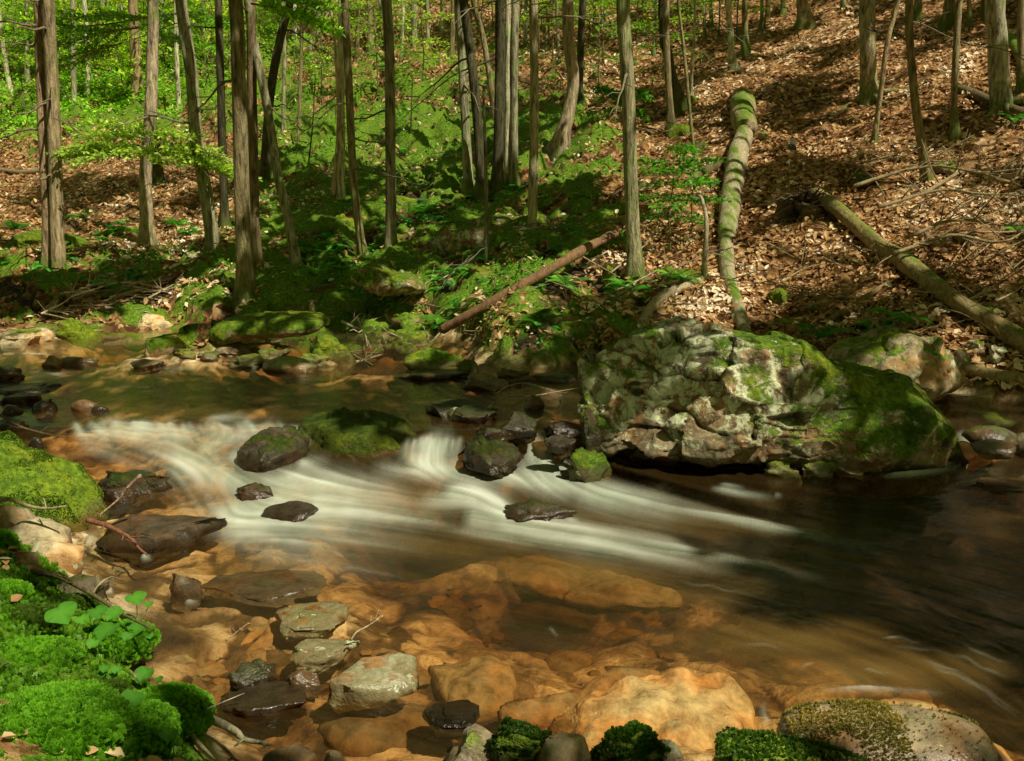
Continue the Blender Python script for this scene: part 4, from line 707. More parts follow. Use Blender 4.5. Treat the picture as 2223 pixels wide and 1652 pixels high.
make_tree([(2160, 0), (2164, 80), (2168, 160), (2174, 240)], 42, (.26, .225, .15), 'wide grey trunk with a vertical crack near the right edge', G2, .5, flare=1.3, dead=1, sides=18)
make_tree([(2219, 0), (2217, 100), (2217, 194)], 16, BROWN, 'brown trunk at the very right edge', G2, .2, dead=1)
make_tree([(2062, 0), (2061, 30), (2058, 66)], 20, GREEN, 'greenish trunk base high on the slope near the right edge', G2, .3, dead=0)
make_tree([(1994, 0), (1991, 20), (1988, 40)], 14, BROWN, 'small trunk foot at the top edge right of bare crooked limb', G2, .1, dead=0)
make_tree([(190, 90), (191, 150), (193, 224)], 11, PALE, 'sunlit pale thin trunk above the bright fern bank', G2, .2, dead=1, roots=False)
make_tree([(158, 0), (159, 120), (163, 254)], 12, GREY, 'thin grey trunk right of the twin trunks on bright fern bank', G2, .4, dead=2)
make_tree([(340, 300), (341, 360), (342, 414)], 28, DARK, 'black stump like trunk in shade behind the sunlit white trunk', G2, .1, top=3, dead=0)
make_tree([(5, 90), (14, 150), (24, 200), (30, 228)], 10, PALE, 'leaning white trunk at the upper left edge', G2, .2, dead=1, roots=False)
make_tree([(382, 40), (384, 130), (387, 200), (390, 262)], 10, PALE, 'thin pale trunk between furrowed and crooked grey trunks', G2, .2, dead=2, roots=False)
make_tree([(655, 60), (652, 180), (648, 335)], 8, BROWN, 'very thin brown trunk on the sunny slope left of the dead peeling trunk', G2, .2, dead=3, roots=False)
make_tree([(617, 100), (616, 200), (615, 302)], 9, GREY, 'thin grey trunk right of the crossing pair of trunks', G2, .3, dead=1, roots=False)
make_tree([(684, 170), (678, 280), (664, 412)], 4, DARK, 'black whip thin dead stem leaning over the green rocks', G2, .1, top=2.4, dead=2, roots=False)
make_tree([(898, 0), (899, 60), (900, 118)], 13, GREY, 'grey trunk seen far up the hill in the top middle', G2, .3, dead=2)
make_tree([(895, 170), (893, 240), (892, 312)], 4, DARK, 'bare dark sapling stem in fern covered rocks', G2, .1, top=2.0, dead=4, roots=False)
make_tree([(1523, 430), (1534, 480), (1531, 540), (1528, 610)], 14, (.24, .20, .13), 'grey weathered snag beside the mossy fallen log', G2, .4, top=1.25, dead=2, roots=False, flare=1.2)
# smaller trunks far up the slope
FAR = [(20, 45, 12), (48, 120, 9), (60, 200, 10), (140, 130, 9), (215, 150, 10), (235, 120, 12), (262, 175, 8), (352, 160, 12), (445, 150, 10), (500, 160, 9), (640, 130, 11), (672, 150, 9), (690, 100, 10), (775, 150, 10), (806, 120, 13), (822, 90, 9), (870, 150, 8), (930, 110, 9), (960, 80, 10), (980, 130, 11), (1140, 110, 9), (1185, 120, 8), (1215, 150, 7), (1290, 100, 9), (1310, 60, 10), (1400, 80, 10), (1420, 120, 8), (1530, 90, 7), (1545, 60, 8), (1652, 70, 8), (1668, 40, 7), (1700, 30, 10), (1830, 20, 9), (2105, 60, 9), (2135, 40, 10)]
for a, b_, w in FAR:
    ln = rnd.uniform(-.06, .06); c = rnd.choice([PALE, GREY, GREY, BROWN, GREEN])
    make_tree([(a-ln*b_, -60), (a-ln*b_*.5, b_*.4), (a, b_)], w, c, None, 'thin trunks high up the hillside', .3, dead=rnd.choice((0, 1, 2)), roots=False, sides=9, px=(a, b_))
    TH[-1] = (TH[-1][0], (a, b_), ('thin far trunk', 'pale' if c is PALE else 'dark' if c is GREEN else 'brown' if c is BROWN else 'grey'))
for (x, y) in [(5.5, 1), (8.5, 4.5), (9.5, 7.5), (3.5, -3), (-4.5, 0), (-7, 4), (-2, -5), (12, 9), (13, 3), (8, -2), (17, 12), (20, 5), (-10, 8), (16, -1), (0, -8), (22, 15), (11, -6), (6, -7)]:  # unseen trees added to throw shade on the stream
    z = h1(x, y)
    root = empty('tree', (x, y, z)); P = np.stack([np.linspace(0, .3, 20), np.linspace(0, -.2, 20), np.linspace(-.3, 13, 20)], 1); V, Fs = tube(P, np.linspace(.17, .06, 20), 12)
    link('trunk', mesh_np('trunk', V, Fs, True), BARK, root, color=(*BROWN, .3)); tag(root, 'unseen tree added for shading the stream from outside the picture', 'tree', 'trees shading the stream', px=(9999, 9999)); TREES.append((root, x, y, z+12, np.array([x, y, z])))
# ------------------------------------------------------------------ canopy: unseen leaf clumps in the crowns, placed and cut to cast chosen sun and shade
LIT = [  # sunny gaps on the ground and water: (px, py, radius px)
    (1150, 1205, 60), (1260, 1225, 70), (1370, 1250, 70), (1440, 1270, 45), (1400, 1310, 40), (1250, 1480, 70), (1350, 1510, 110), (1470, 1510, 120), (1560, 1520, 100), (1280, 1560, 60), (1400, 1580, 70), (1700, 1500, 90), (1850, 1530, 120), (2000, 1540, 120), (2120, 1600, 90), (1900, 1470, 90), (2050, 1480, 60), (1600, 1380, 50), (1500, 1340, 45), (1750, 1420, 50),
    (850, 1455, 85), (960, 1470, 60), (760, 1440, 60), (680, 1345, 85), (560, 1340, 70), (470, 1330, 60), (600, 1420, 60), (700, 1520, 45), (800, 1560, 40), (640, 1270, 50), (420, 1280, 35), (980, 1420, 50), (1040, 1490, 45), (700, 1410, 50), (560, 1290, 55), (870, 1380, 45),
    (250, 1215, 60), (330, 1200, 50), (340, 1150, 60), (430, 1165, 40), (120, 1170, 45), (150, 1090, 42), (110, 1110, 35), (60, 1020, 30), (300, 1230, 45), (390, 1235, 35),
    (620, 1080, 75), (760, 1095, 65), (520, 1110, 55), (880, 1110, 60), (1000, 1120, 60), (1120, 1150, 60), (1240, 1165, 50), (560, 1055, 40), (690, 1060, 45), (1350, 1180, 35),
    (60, 722, 45), (150, 720, 25), (340, 700, 35), (370, 740, 40), (270, 712, 25), (640, 790, 40), (690, 780, 30), (940, 780, 30), (400, 655, 45), (330, 790, 25), (480, 800, 30), (550, 500, 20), (330, 540, 40), (280, 550, 30), (420, 545, 35), (240, 500, 35), (322, 480, 22), (322, 510, 22), (220, 480, 25), (800, 830, 30), (780, 800, 26), (850, 790, 25), (120, 785, 30), (230, 790, 28),
    (1550, 200, 50), (1600, 185, 50), (1650, 170, 45), (1400, 110, 60), (1330, 140, 55), (1460, 90, 55), (1280, 170, 45), (1500, 60, 45), (1700, 120, 45), (1760, 95, 40), (1800, 80, 45), (1850, 50, 40), (1530, 220, 20), (1560, 640, 35), (1580, 590, 22), (1520, 690, 22), (1840, 555, 40), (1790, 530, 25), (1870, 520, 25), (1780, 450, 20), (1920, 530, 22), (1600, 655, 25), (1640, 570, 18),
    (1190, 380, 25), (1130, 390, 18), (1000, 395, 26), (930, 420, 16), (960, 410, 18), (1300, 300, 22), (1250, 340, 22), (1160, 430, 14), (1180, 340, 15), (1010, 410, 15), (1450, 280, 15), (1420, 560, 15), (1340, 600, 15), (1130, 735, 14), (1380, 560, 14), (1890, 170, 14), (1888, 190, 14), (2080, 160, 25), (2180, 160, 20), (2000, 220, 22), (2100, 450, 40), (2180, 470, 30), (2030, 480, 25), (1960, 440, 25), (2100, 130, 18), (1940, 250, 15), (1680, 320, 15), (1740, 550, 14), (2100, 740, 18), (2000, 600, 15),
    (90, 1600, 130), (230, 1560, 80), (350, 1530, 70), (220, 1400, 70), (100, 1440, 70), (250, 965, 70), (420, 945, 60), (560, 940, 50), (340, 1010, 50), (950, 985, 40), (1190, 1020, 40), (1000, 640, 40), (900, 660, 40), (880, 350, 60), (820, 280, 60), (900, 200, 60), (700, 380, 40), (800, 560, 30), (1060, 620, 35), (940, 430, 40), (1050, 715, 45), (1150, 655, 40), (1250, 600, 35), (1300, 1070, 45), (1450, 1100, 40), (1600, 1125, 35), (1780, 1560, 60), (1900, 1570, 70), (2020, 1580, 70), (2100, 1590, 50), (1680, 900, 38), (1640, 870, 22), (1720, 930, 22), (1660, 925, 22)]
LP, LR = [], []
for a, b_, r_ in LIT:
    if b_ > 790: p = at_z(a, b_, .1 if b_ < 950 else 0.)
    else: p = at_t(a, b_)
    if 860 < b_ < 950 and 1600 < a < 1760: p = at_y(a, b_, 5.4)
    LP.append(p); LR.append(r_/FOC*depth(p)*1.0)
for a, b_, Y, r_ in [(180, 330, 12.5, 90), (270, 320, 12.5, 90), (370, 320, 12.5, 90), (470, 340, 12.5, 80), (330, 300, 12.5, 80), (1590, 540, 10.2, 20), (1600, 400, 11, 18), (1615, 250, 12, 18), (1155, 440, 12, 16), (1420, 460, 10, 40), (130, 400, 11.5, 25), (125, 500, 11.5, 20), (112, 200, 11.5, 16), (120, 300, 11.5, 14), (300, 190, 23, 25), (1240, 250, 16, 14), (410, 120, 16, 20), (2172, 150, 13, 18), (1887, 180, 14, 16)]:
    p = at_y(a, b_, Y); LP.append(p); LR.append(r_/FOC*depth(p))
SP, SR = [], []      # places that lie in full shade
for a, b_, r_ in [(760, 960, 110), (880, 960, 60), (1060, 985, 70), (1010, 900, 80), (1130, 930, 70), (600, 985, 60), (1240, 930, 70), (1000, 860, 100), (800, 870, 120), (560, 880, 120), (300, 880, 120), (1330, 1000, 80), (1480, 1040, 80), (1900, 1000, 110), (2000, 930, 80), (1400, 860, 60), (1320, 830, 70), (1420, 790, 80), (1540, 770, 80), (1640, 780, 60), (1500, 860, 70), (1500, 960, 70), (1400, 950, 80), (1600, 990, 60), (1800, 850, 70), (1820, 940, 80), (1950, 940, 90), (1750, 1100, 120), (1900, 1130, 130), (2100, 1180, 150), (1700, 1220, 90), (1900, 1260, 110), (2080, 1330, 110), (2180, 1400, 80), (1150, 1335, 80), (950, 1300, 70), (1230, 1390, 45), (330, 1400, 70), (420, 1480, 60), (520, 1540, 80), (650, 1570, 60), (1000, 1550, 60), (1080, 1620, 60), (900, 1620, 60), (570, 705, 45), (700, 745, 50), (700, 560, 70), (650, 480, 60), (780, 470, 50), (1100, 540, 60), (420, 600, 30), (160, 430, 60), (240, 420, 60), (500, 420, 60), (1700, 480, 45), (1650, 420, 50), (1760, 360, 50), (1280, 480, 60), (1180, 790, 60), (2100, 680, 60), (2150, 900, 60), (310, 1060, 50)]:
    p = at_y(a, b_, 5.45) if (1270 < a < 2090 and 725 < b_ < 1045) else at_z(a, b_, .1) if b_ > 790 else at_t(a, b_); SP.append(p); SR.append(r_/FOC*depth(p)+.15)
LP = np.array(LP); LR = np.array(LR)
def canopy():
    n0 = 105000
    x = rng.uniform(-24, 34, n0); y = rng.uniform(-14, 42, n0); g = H0(x, y); g = np.maximum(g, 0)
    z = np.maximum(g+rng.uniform(5.5, 12.5, n0), HC+.245*np.maximum(y, 0)+.6+rng.uniform(0, 5, n0))
    C = np.stack([x, y, z], 1); t = (z-g)/SUN[2]
    for _ in range(4): gx_ = x-SUN[0]*t; gy_ = y-SUN[1]*t; t = .5*t+.5*(z-np.maximum(H0(gx_, gy_), 0))/SUN[2]
    # gaps laid out along the sun direction: sunflecks of all sizes, more of them on the far slope
    G = np.stack([gx_, gy_, gx_*0], 1); gap = fbm(G*.62, 2, 55)+.55*fbm(G*1.9, 2, 60)
    open_ = .25-1.15*sstep(12, 19, gy_)*(1-.85*sstep(0, 6, gx_))-.18*sstep(9, 13, gy_)*sstep(3, 7, gx_)
    dens = .95*(1-sstep(open_-.10, open_+.10, gap))
    for p, r in zip(SP, SR): dens = np.maximum(dens, .97*(1-sstep(r*.8, r*1.25, np.linalg.norm(C-p-np.outer((C-p)@SUN, SUN), axis=1)))*(z > p[2]))
    k = rng.random(n0) < dens; C = C[k]
    kill = np.zeros(len(C), bool)
    for p, r in zip(LP, LR):
        v = C-p; a = v@SUN; dist = np.linalg.norm(v-np.outer(a, SUN), axis=1); kill |= (a > 0) & (dist < r*1.1+.38)
    C = C[~kill]
    # keep the view free: nothing of a high crown may hang into the picture
    w = (C-CAM)@CF; px, py = proj(C); C = C[~((w > 0) & (py > -40) & (px > -150) & (px < 2370))]
    return C
CC = canopy(); T2 = np.array([(t[1], t[2]) for t in TREES])
own = np.empty(len(CC), int)
for k in range(0, len(CC), 5000): own[k:k+5000] = ((CC[k:k+5000, None, :2]-T2[None])**2).sum(2).argmin(1)
for k, (root, x, y, zt, foot) in enumerate(TREES):
    C = CC[own == k]
    if not len(C): continue
    m = 5; B = np.repeat(C, m, 0)+rng.normal(size=(len(C)*m, 3))*np.array([.13, .13, .06]); D = rdir(len(B), .4); N = unit(rng.normal(size=(len(B), 3))*.6+np.array([0, 0, 1.]))
    V, F = leaves(B, D, N, rng.uniform(.25, .42, len(B)), rng.uniform(.15, .23, len(B)))
    me = mesh_np('crown', V-foot, F, False, {'tint': np.repeat(rng.random(len(B)), 6)})
    link('crown', me, LEAF, root, color=(.075, .13, .018, 1))
# ------------------------------------------------------------------ leafy boughs and saplings that hang in view
def bough(m, base, dirn, L, leaf, n_side=9, droop=.25, m_twig=None, dens=1.0, flat=.25):
    """one flat hemlock-like spray: twig with alternate side twigs, small leaves along them"""
    dirn = unit(dirn); S = unit(np.cross(dirn, [0, 0, 1.])); Cs, Ds = [], []
    for s in np.linspace(.08, 1, n_side):
        p = base+dirn*L*s+np.array([0, 0, -droop*L*s*s]); l2 = L*.5*(1-.75*s)+.06
        for sg in (-1, 1):
            d2 = unit(dirn*.75+S*sg*rng.uniform(.6, 1.1)+np.array([0, 0, rng.uniform(-.2, .1)])); nl = max(3, int(l2/leaf*2.0*dens))
            q = rng.uniform(.1, 1, nl)[:, None]; c = p+d2*q*l2+np.array([0, 0, -1.])*droop*.8*(q*l2)**2+rng.normal(size=(nl, 3))*leaf*.25
            Cs.append(c); Ds.append(unit(d2+S*sg*.1+rng.normal(size=(nl, 3))*.65))
            if m_twig is not None: m_twig.tube(np.array([p, p+d2*l2*.5, p+d2*l2*.95+np.array([0, 0, -.06*l2])]), [.006*L, .004*L, .002*L], 4)
    if m_twig is not None: m_twig.tube(np.array([base+dirn*L*s+np.array([0, 0, -droop*L*s*s]) for s in np.linspace(0, 1, 6)]), np.linspace(.014*L, .003*L, 6), 5)
    C = np.concatenate(Cs); D = np.concatenate(Ds); N = unit(np.array([0, 0, 1.])+rng.normal(size=C.shape)*flat*1.4)
    V, F = leaves(C, D, N, leaf*rng.uniform(.7, 1.3, len(C)), leaf*.5*rng.uniform(.8, 1.2, len(C))); m.add(V, F, np.repeat(np.clip(rng.normal(.55, .25, len(C)), 0, 1), 6))
def sapling(foot, hgt, boughs, leaf, col, label, group, rtrunk=.02, Lb=(.5, 1.0), low=.35, droop=.2, name='sapling', px=None, auto=None, dens=1.0, n_side=8, dirs=None):
    foot = np.array(foot); root = empty(name, foot); m, tw = MB(), MB(); P = np.array([[rnd.uniform(-.04, .04)*hgt*s, rnd.uniform(-.02, .02)*hgt, hgt*s-.1*(s == 0)] for s in np.linspace(0, 1, 7)])
    V, Fs = tube(P, np.linspace(rtrunk, rtrunk*.3, 7), 7); link('trunk', mesh_np('trunk', V, Fs, True), BARK, root, color=(.14, .11, .06, .3))
    tw.tube(P, .004, 4)
    for k in range(boughs):
        s = low+(1-low)*(k+.5)/boughs; a = k*2.4+rnd.uniform(-.4, .4); b = np.array([np.interp(s, np.linspace(0, 1, 7), P[:, q]) for q in range(3)])
        d = np.array([math.cos(a), math.sin(a), rnd.uniform(-.05, .3)]) if dirs is None else np.array(dirs[k % len(dirs)])
        bough(m, b, d, rnd.uniform(*Lb)*(1.25-.6*s), leaf, n_side, droop, tw, dens)
    link('crown', m.mesh('crown', False), LEAF, root, color=(*col, 1)); link('twigs', tw.mesh('twigs'), WOOD, root, color=(.2, .15, .08, 0))
    tag(root, label, 'tree', group, px=px, auto=auto); return root
# the sunlit hemlock bough spray in front of the left trunks
Yh = 12.6; hb = at_y(322, 345, Yh); hf = np.array([hb[0], Yh, h1(hb[0], Yh)])
def hem(label, px0, pts, Y, leaf, col, L):
    root = empty('hemlock_bough', at_y(*px0, Y)); m, tw = MB(), MB()
    for (a, b_, ll, dx, dy, dz) in pts: bough(m, at_y(a, b_, Y)-np.array(root.location), np.array([dx, dy, dz]), ll, leaf, 13, .16, tw, 2.0, .3)
    if len(pts) > 1: tw.tube(np.array([at_y(a, b_, Y)-np.array(root.location) for (a, b_, *_q) in pts]), .008, 4)
    link('foliage', m.mesh('foliage', False), LEAF, root, color=(*col, 1)); link('twigs', tw.mesh('twigs'), WOOD, root, color=(.26, .2, .12, 0)); tag(root, label, 'bough', None, px=px0)
hem('sunlit hemlock bough spreading flat across the left trunks', (322, 310), [(325, 318, 1.15, -1, -.3, .05), (325, 300, 1.0, -1, .2, .18), (330, 310, 1.1, 1, -.35, -.05), (330, 330, 1.25, 1, .1, -.12), (322, 325, .9, -.7, -.8, -.05), (330, 322, .9, .6, -.9, -.1), (325, 292, .8, -.4, -.6, .2), (330, 296, .8, .7, -.5, .1), (400, 335, .75, 1, -.3, -.2), (250, 325, .7, -1, -.2, -.05), (440, 350, .6, 1, -.1, -.3), (300, 315, .9, -1, -.6, .02)], Yh, .066, (.26, .36, .09), 1)
sapling(at_t(1452, 560), 1.25, 12, .062, (.07, .22, .02), 'bright green leafy sapling left of the mossy fallen log', None, .014, (.35, .62), .3, .15, px=(1430, 450))
sapling(at_t(1500, 520), 1.0, 7, .055, (.065, .21, .02), 'low fresh green shrub touching the upper mossy log', None, .01, (.3, .5), .4, .15, name='shrub', px=(1500, 460))
hem('small green leafy branch crossing the bowed trunk', (1310, 215), [(1280, 190, .5, .9, -.2, -.15), (1330, 215, .45, .8, -.2, -.35), (1350, 200, .35, .8, .2, 0)], 12.5, .07, (.05, .17, .02), 1)
hem('pale green twig of leaves hanging at the top left of thickest trunk', (590, 20), [(545, 8, .9, 1, -.2, -.15), (600, 20, .7, 1, -.3, -.25), (570, 0, .9, .8, -.3, .0)], 10.6, .06, (.20, .36, .04), 1)
hem('feathery green bough above the bright fern bank', (290, 80), [(300, 60, 1.5, -1, -.2, -.12), (320, 75, 1.4, 1, -.3, -.1), (260, 95, 1.2, -1, .1, -.2), (340, 40, 1.6, -.8, -.4, .05), (210, 55, 1.2, -1, -.3, -.1), (380, 30, 1.3, .9, .2, -.05)], 17, .08, (.13, .28, .03), 1)
# understory saplings on the far slope
US = [(30, 110, .10), (80, 60, .1), (130, 90, .12), (210, 60, .1), (250, 100, .11), (20, 170, .09), (60, 240, .08), (180, 30, .1), (360, 60, .1), (430, 60, .1), (450, 190, .08), (560, 120, .09), (650, 60, .09), (690, 60, .1), (640, 180, .08), (700, 200, .07), (780, 40, .1), (820, 190, .07), (900, 60, .08), (920, 170, .07), (960, 30, .08), (1180, 60, .08), (1200, 110, .07), (1280, 60, .08), (1310, 110, .07), (1380, 60, .08), (1420, 40, .07), (1300, 160, .06), (1560, 40, .06), (1660, 30, .06), (480, 90, .09), (100, 150, .1), (1130, 60, .07), (750, 120, .07), (1000, 60, .08), (1250, 20, .08), (1340, 30, .08), (1500, 30, .07), (540, 30, .09), (300, 30, .1), (1440, 130, .06), (60, 10, .12), (140, 20, .12), (600, 60, .09), (860, 30, .08), (1070, 40, .08), (1600, 70, .06), (0, 60, .1)]
US += [(rnd.uniform(-20, 480), rnd.uniform(5, 210), rnd.uniform(.09, .12)) for _ in range(34)]+[(rnd.uniform(480, 1250), rnd.uniform(0, 110), .08) for _ in range(14)]
for i, (a, b_, lf) in enumerate(US):
    f = at_t(a, b_+rnd.uniform(20, 45)); hgt = rnd.uniform(1.6, 3.0)*min(1.4, f[1]/20)
    sapling(f, hgt, rnd.randint(9, 13), lf*1.15, rnd.choice([(.26, .42, .03), (.20, .38, .025), (.33, .42, .045), (.14, .29, .02)]), None, 'leafy saplings on the far slope', .02, (.6, 1.3), .25, .15, px=(a, b_), auto=('leafy sapling', rnd.choice(['bright', 'sunlit', 'fresh'])), dens=.8, n_side=6)
# ------------------------------------------------------------------ logs, snags, sticks
def log_px(pts, wpx, col, moss, label, lift=.5, cat='log', name='fallen_log', group=None, sides=22, free=None, knots=0, taper=(1, 1), nz=.1, seg=48):
    P = []
    for k, q in enumerate(pts):
        p = at_t(q[0], q[1]) if len(q) == 2 else at_y(q[0], q[1], q[2]); P.append(p)
    P = resample(np.array(P), seg); w = np.interp(np.linspace(0, 1, seg), np.linspace(0, 1, len(wpx)), wpx); r = np.array([w[k]/2/FOC*depth(P[k]) for k in range(seg)])
    for _ in range(seg): P[1:-1] = (P[:-2]+2*P[1:-1]+P[2:])/4
    if lift: P = P+np.array([0, -.25, .85])*r[:, None]*lift
    V, Fs = tube(P, r, sides); A = P.repeat(sides, 0); dv = V[:len(A)]-A; s = rnd.randrange(900)
    V[:len(A)] = A+dv*(1+nz*.6*fbm(V[:len(A)]*np.array([11., 1.1, 1.1]), 4, s)+nz*.9*vnoise(V[:len(A)]*1.3, s)-nz*.5*sstep(.2, .6, vnoise(V[:len(A)]*np.array([14., 2, 2]), s+3)))[:, None]
    c = P[seg//2].copy(); tn = np.full(len(V), .4); tn[len(A):] = .85
    o = link(name, mesh_np(name, V-c, Fs, True, {'tint': tn}), WOOD, loc=c, color=(*col, moss)); mid = pts[len(pts)//2]
    tag(o, label, cat, group, px=(mid[0], mid[1])); return o, P, r
o, P, r = log_px([(1606, 218), (1612, 250), (1618, 300)], [34, 54, 52], (.30, .23, .12), .66, 'thick hollow mossy fallen log, upper broken end of the pale log', .7, name='hollow_log', nz=.16, seg=60)
# dark rot hole at its broken end
th = np.linspace(0, 2*math.pi, 20, endpoint=False); e = at_y(1623, 288, P[-1][1]-.16)
m = MB(); U = np.array([1, 0, 0]); Wv = np.array([0, -.35, .93]); ring = lambda s, back: np.array([e+np.array([0, back, 0])+(U*math.cos(t)+Wv*math.sin(t))*s*(1+.12*math.sin(3*t+1)) for t in th])
R0, R1, R2 = ring(.10, 0), ring(.075, -.012), ring(.06, .12); k = np.arange(20); kk = (k+1) % 20
m.add(np.concatenate([R0, R1]), np.stack([k, kk, 20+kk, 20+k], 1), .3); m.add(np.concatenate([R1, R2, [R2.mean(0)]]), [np.stack([k, kk, 20+kk, 20+k], 1), np.stack([20+k, 20+kk, np.full(20, 40)], 1)], 1.0)
hole = link('rot_hole', m.mesh('rot_hole'), WOOD, o, color=(.2, .16, .09, .2)); hole.matrix_parent_inverse = Matrix.Translation(-Vector(o.location))
o2, P2, r2 = log_px([(1614, 300), (1600, 350), (1588, 420), (1580, 500), (1572, 560), (1574, 600), (1594, 650), (1606, 690), (1618, 740)], [38, 44, 47, 40, 44, 32, 36, 27, 30], (.33, .27, .16), .58, 'pale barkless fallen log with knots running down to the huge boulder', .75, nz=.12, seg=110)
for (a, b_, s) in [(1588, 512, .055), (1624, 330, .07)]:
    q = at_y(a, b_, P2[30 if b_ > 400 else 4][1]-.2); m = MB(); m.tube(np.array([q+np.array([0, .15, 0]), q, q+np.array([0, -.03, -.01])]), [s*1.5, s*1.25, s*.9], 12, .35); m.tube(np.array([q+np.array([0, -.02, -.008]), q+np.array([0, -.034, -.012])]), [s*.7, s*.6], 10, 1.)
    kn = link('knot', m.mesh('knot'), WOOD, o2, color=(.3, .24, .14, .35)); kn.matrix_parent_inverse = Matrix.Translation(-Vector(o2.location))
log_px([(962, 762), (1060, 706), (1160, 648), (1250, 594), (1335, 545)], [25, 24, 23, 22, 20], (.19, .105, .05), .46, 'long straight brown log lying diagonally down the slope to the stream', 4.6, nz=.2, seg=90)
log_px([(1768, 436), (1830, 492), (1900, 552), (1990, 616), (2080, 684), (2160, 732), (2260, 797)], [26, 36, 34, 37, 36, 41, 43], (.25, .18, .075), .56, 'long yellow mossy log slanting down at the right', 1.5, nz=.22, seg=110)
log_px([(2085, 808), (2150, 822), (2260, 842)], [24, 28, 30], (.28, .21, .09), .3, 'short barkless log lying behind the boulders at the right edge', .8)
log_px([(1800, 698), (1860, 662), (1938, 610)], [12, 13, 9], (.2, .14, .06), .5, 'thin mossy stick log propped under the long yellow mossy log', 1.0)
log_px([(1970, 500), (2010, 522), (2050, 552)], [18, 20, 16], (.24, .15, .08), .25, 'short rotten brown log piece above the long yellow mossy log', .8)
log_px([(2075, 196), (2110, 210), (2150, 228), (2240, 262)], [20, 22, 22, 24], (.12, .09, .04), .5, 'dark mossy log lying behind the wide grey trunk', .7)
log_px([(2190, 90), (2215, 130), (2240, 170)], [20, 26, 30], (.2, .16, .07), .75, 'yellow mossy log piece at the right edge between two trunks', .8)
log_px([(1392, 722), (1405, 690), (1425, 662), (1450, 645), (1480, 636), (1510, 622), (1530, 605)], [30, 26, 24, 22, 20, 18, 12], (.34, .27, .16), .3, 'pale curved root arching beside the knotty fallen log', 1.2, name='arched_root', cat='root')
log_px([(1310, 768), (1380, 752), (1440, 738), (1480, 742)], [20, 24, 26, 20], (.22, .17, .08), .62, 'greenish rotten log lying along the top left of huge boulder', .9)
log_px([(1492, 408), (1530, 380), (1575, 360)], [22, 24, 20], (.12, .09, .04), .6, 'dark mossy log slanting into the knotty log from the left', .8)
log_px([(1500, 440), (1545, 412), (1590, 385)], [16, 16, 14], (.1, .075, .04), .5, 'second dark log under the dark mossy slanting one', .6)
log_px([(28, 575), (95, 545), (185, 478)], [14, 16, 12], (.13, .08, .04), .3, 'brown log behind the twin trunks on the left shelf', 1.)
log_px([(0, 372), (70, 380), (160, 352), (270, 330)], [10, 12, 11, 10], (.2, .16, .09), .3, 'pale thin log lying far back at left edge', .8)
log_px([(205, 148), (260, 128), (330, 105)], [10, 10, 9], (.16, .11, .06), .3, 'fallen trunk high up the left slope', .8)
log_px([(285, 808, 8.15), (320, 812, 8.15), (400, 813, 8.1), (455, 816, 8.1)], [7, 9, 8, 6], (.45, .2, .04), .0, 'orange rotten stick lying in the upper pool', .0, name='floating_stick', cat='stick')
log_px([(8, 772), (60, 770), (100, 771)], [5, 6, 5], (.55, .45, .3), .0, 'sun bleached stick at the far left waterline', .5, name='stick', cat='stick')
log_px([(100, 676), (140, 652), (175, 620), (205, 598), (240, 590)], [10, 12, 14, 13, 9], (.30, .22, .11), .3, 'pale mossy curved branch below the twin trunks', 1.2, name='branch', cat='branch')
log_px([(205, 640), (270, 626), (330, 634), (420, 640)], [7, 7, 6, 4], (.26, .18, .10), .2, 'long thin grey branch on the left bank above the pale block', 1.5, name='branch', cat='branch')
log_px([(405, 740), (440, 746), (520, 752), (612, 742)], [5, 6, 6, 7], (.3, .22, .12), .1, 'slim branch lying in front of the overhanging slab', .5, name='branch', cat='branch')
# rusty ball with a hole
c = at_y(1196, 868, 6.95); Rb = 27/FOC*depth(c); bm = bmesh.new(); bmesh.ops.create_uvsphere(bm, u_segments=40, v_segments=24, radius=1); V = np.array([v.co[:] for v in bm.verts]); Fq = [f for f in bm.faces]
F4 = np.array([[v.index for v in f.verts] for f in Fq if len(f.verts) == 4]); F3 = np.array([[v.index for v in f.verts] for f in Fq if len(f.verts) == 3]); bm.free()
V[:, 2] *= .86; V = V*(1+.05*fbm(V*2, 4, 9)[:, None])*Rb; seam = np.abs(V[:, 0]+.25*Rb) < .06*Rb; V[seam] *= 1.035
ball = link('rusty_ball', mesh_np('rusty_ball', V, [F4, F3], True), RUST, loc=c); tag(ball, 'rusty round metal ball with a round hole stranded left of the huge boulder', 'ball', px=(1196, 868))
m = MB(); q0 = np.array([.72, -.55, .16]); q0 = unit(q0); m.tube(np.array([q0*Rb*.9, q0*Rb*1.06]), [Rb*.30, Rb*.26], 18, .4, cap=False); o_ = link('socket_rim', m.mesh('rim'), RUST, ball)
m = MB(); m.tube(np.array([q0*Rb*.8, q0*Rb*1.03]), [Rb*.20, Rb*.2], 18, 1.); link('hole', m.mesh('hole'), WOOD, ball, color=(.01, .008, .005, 0))
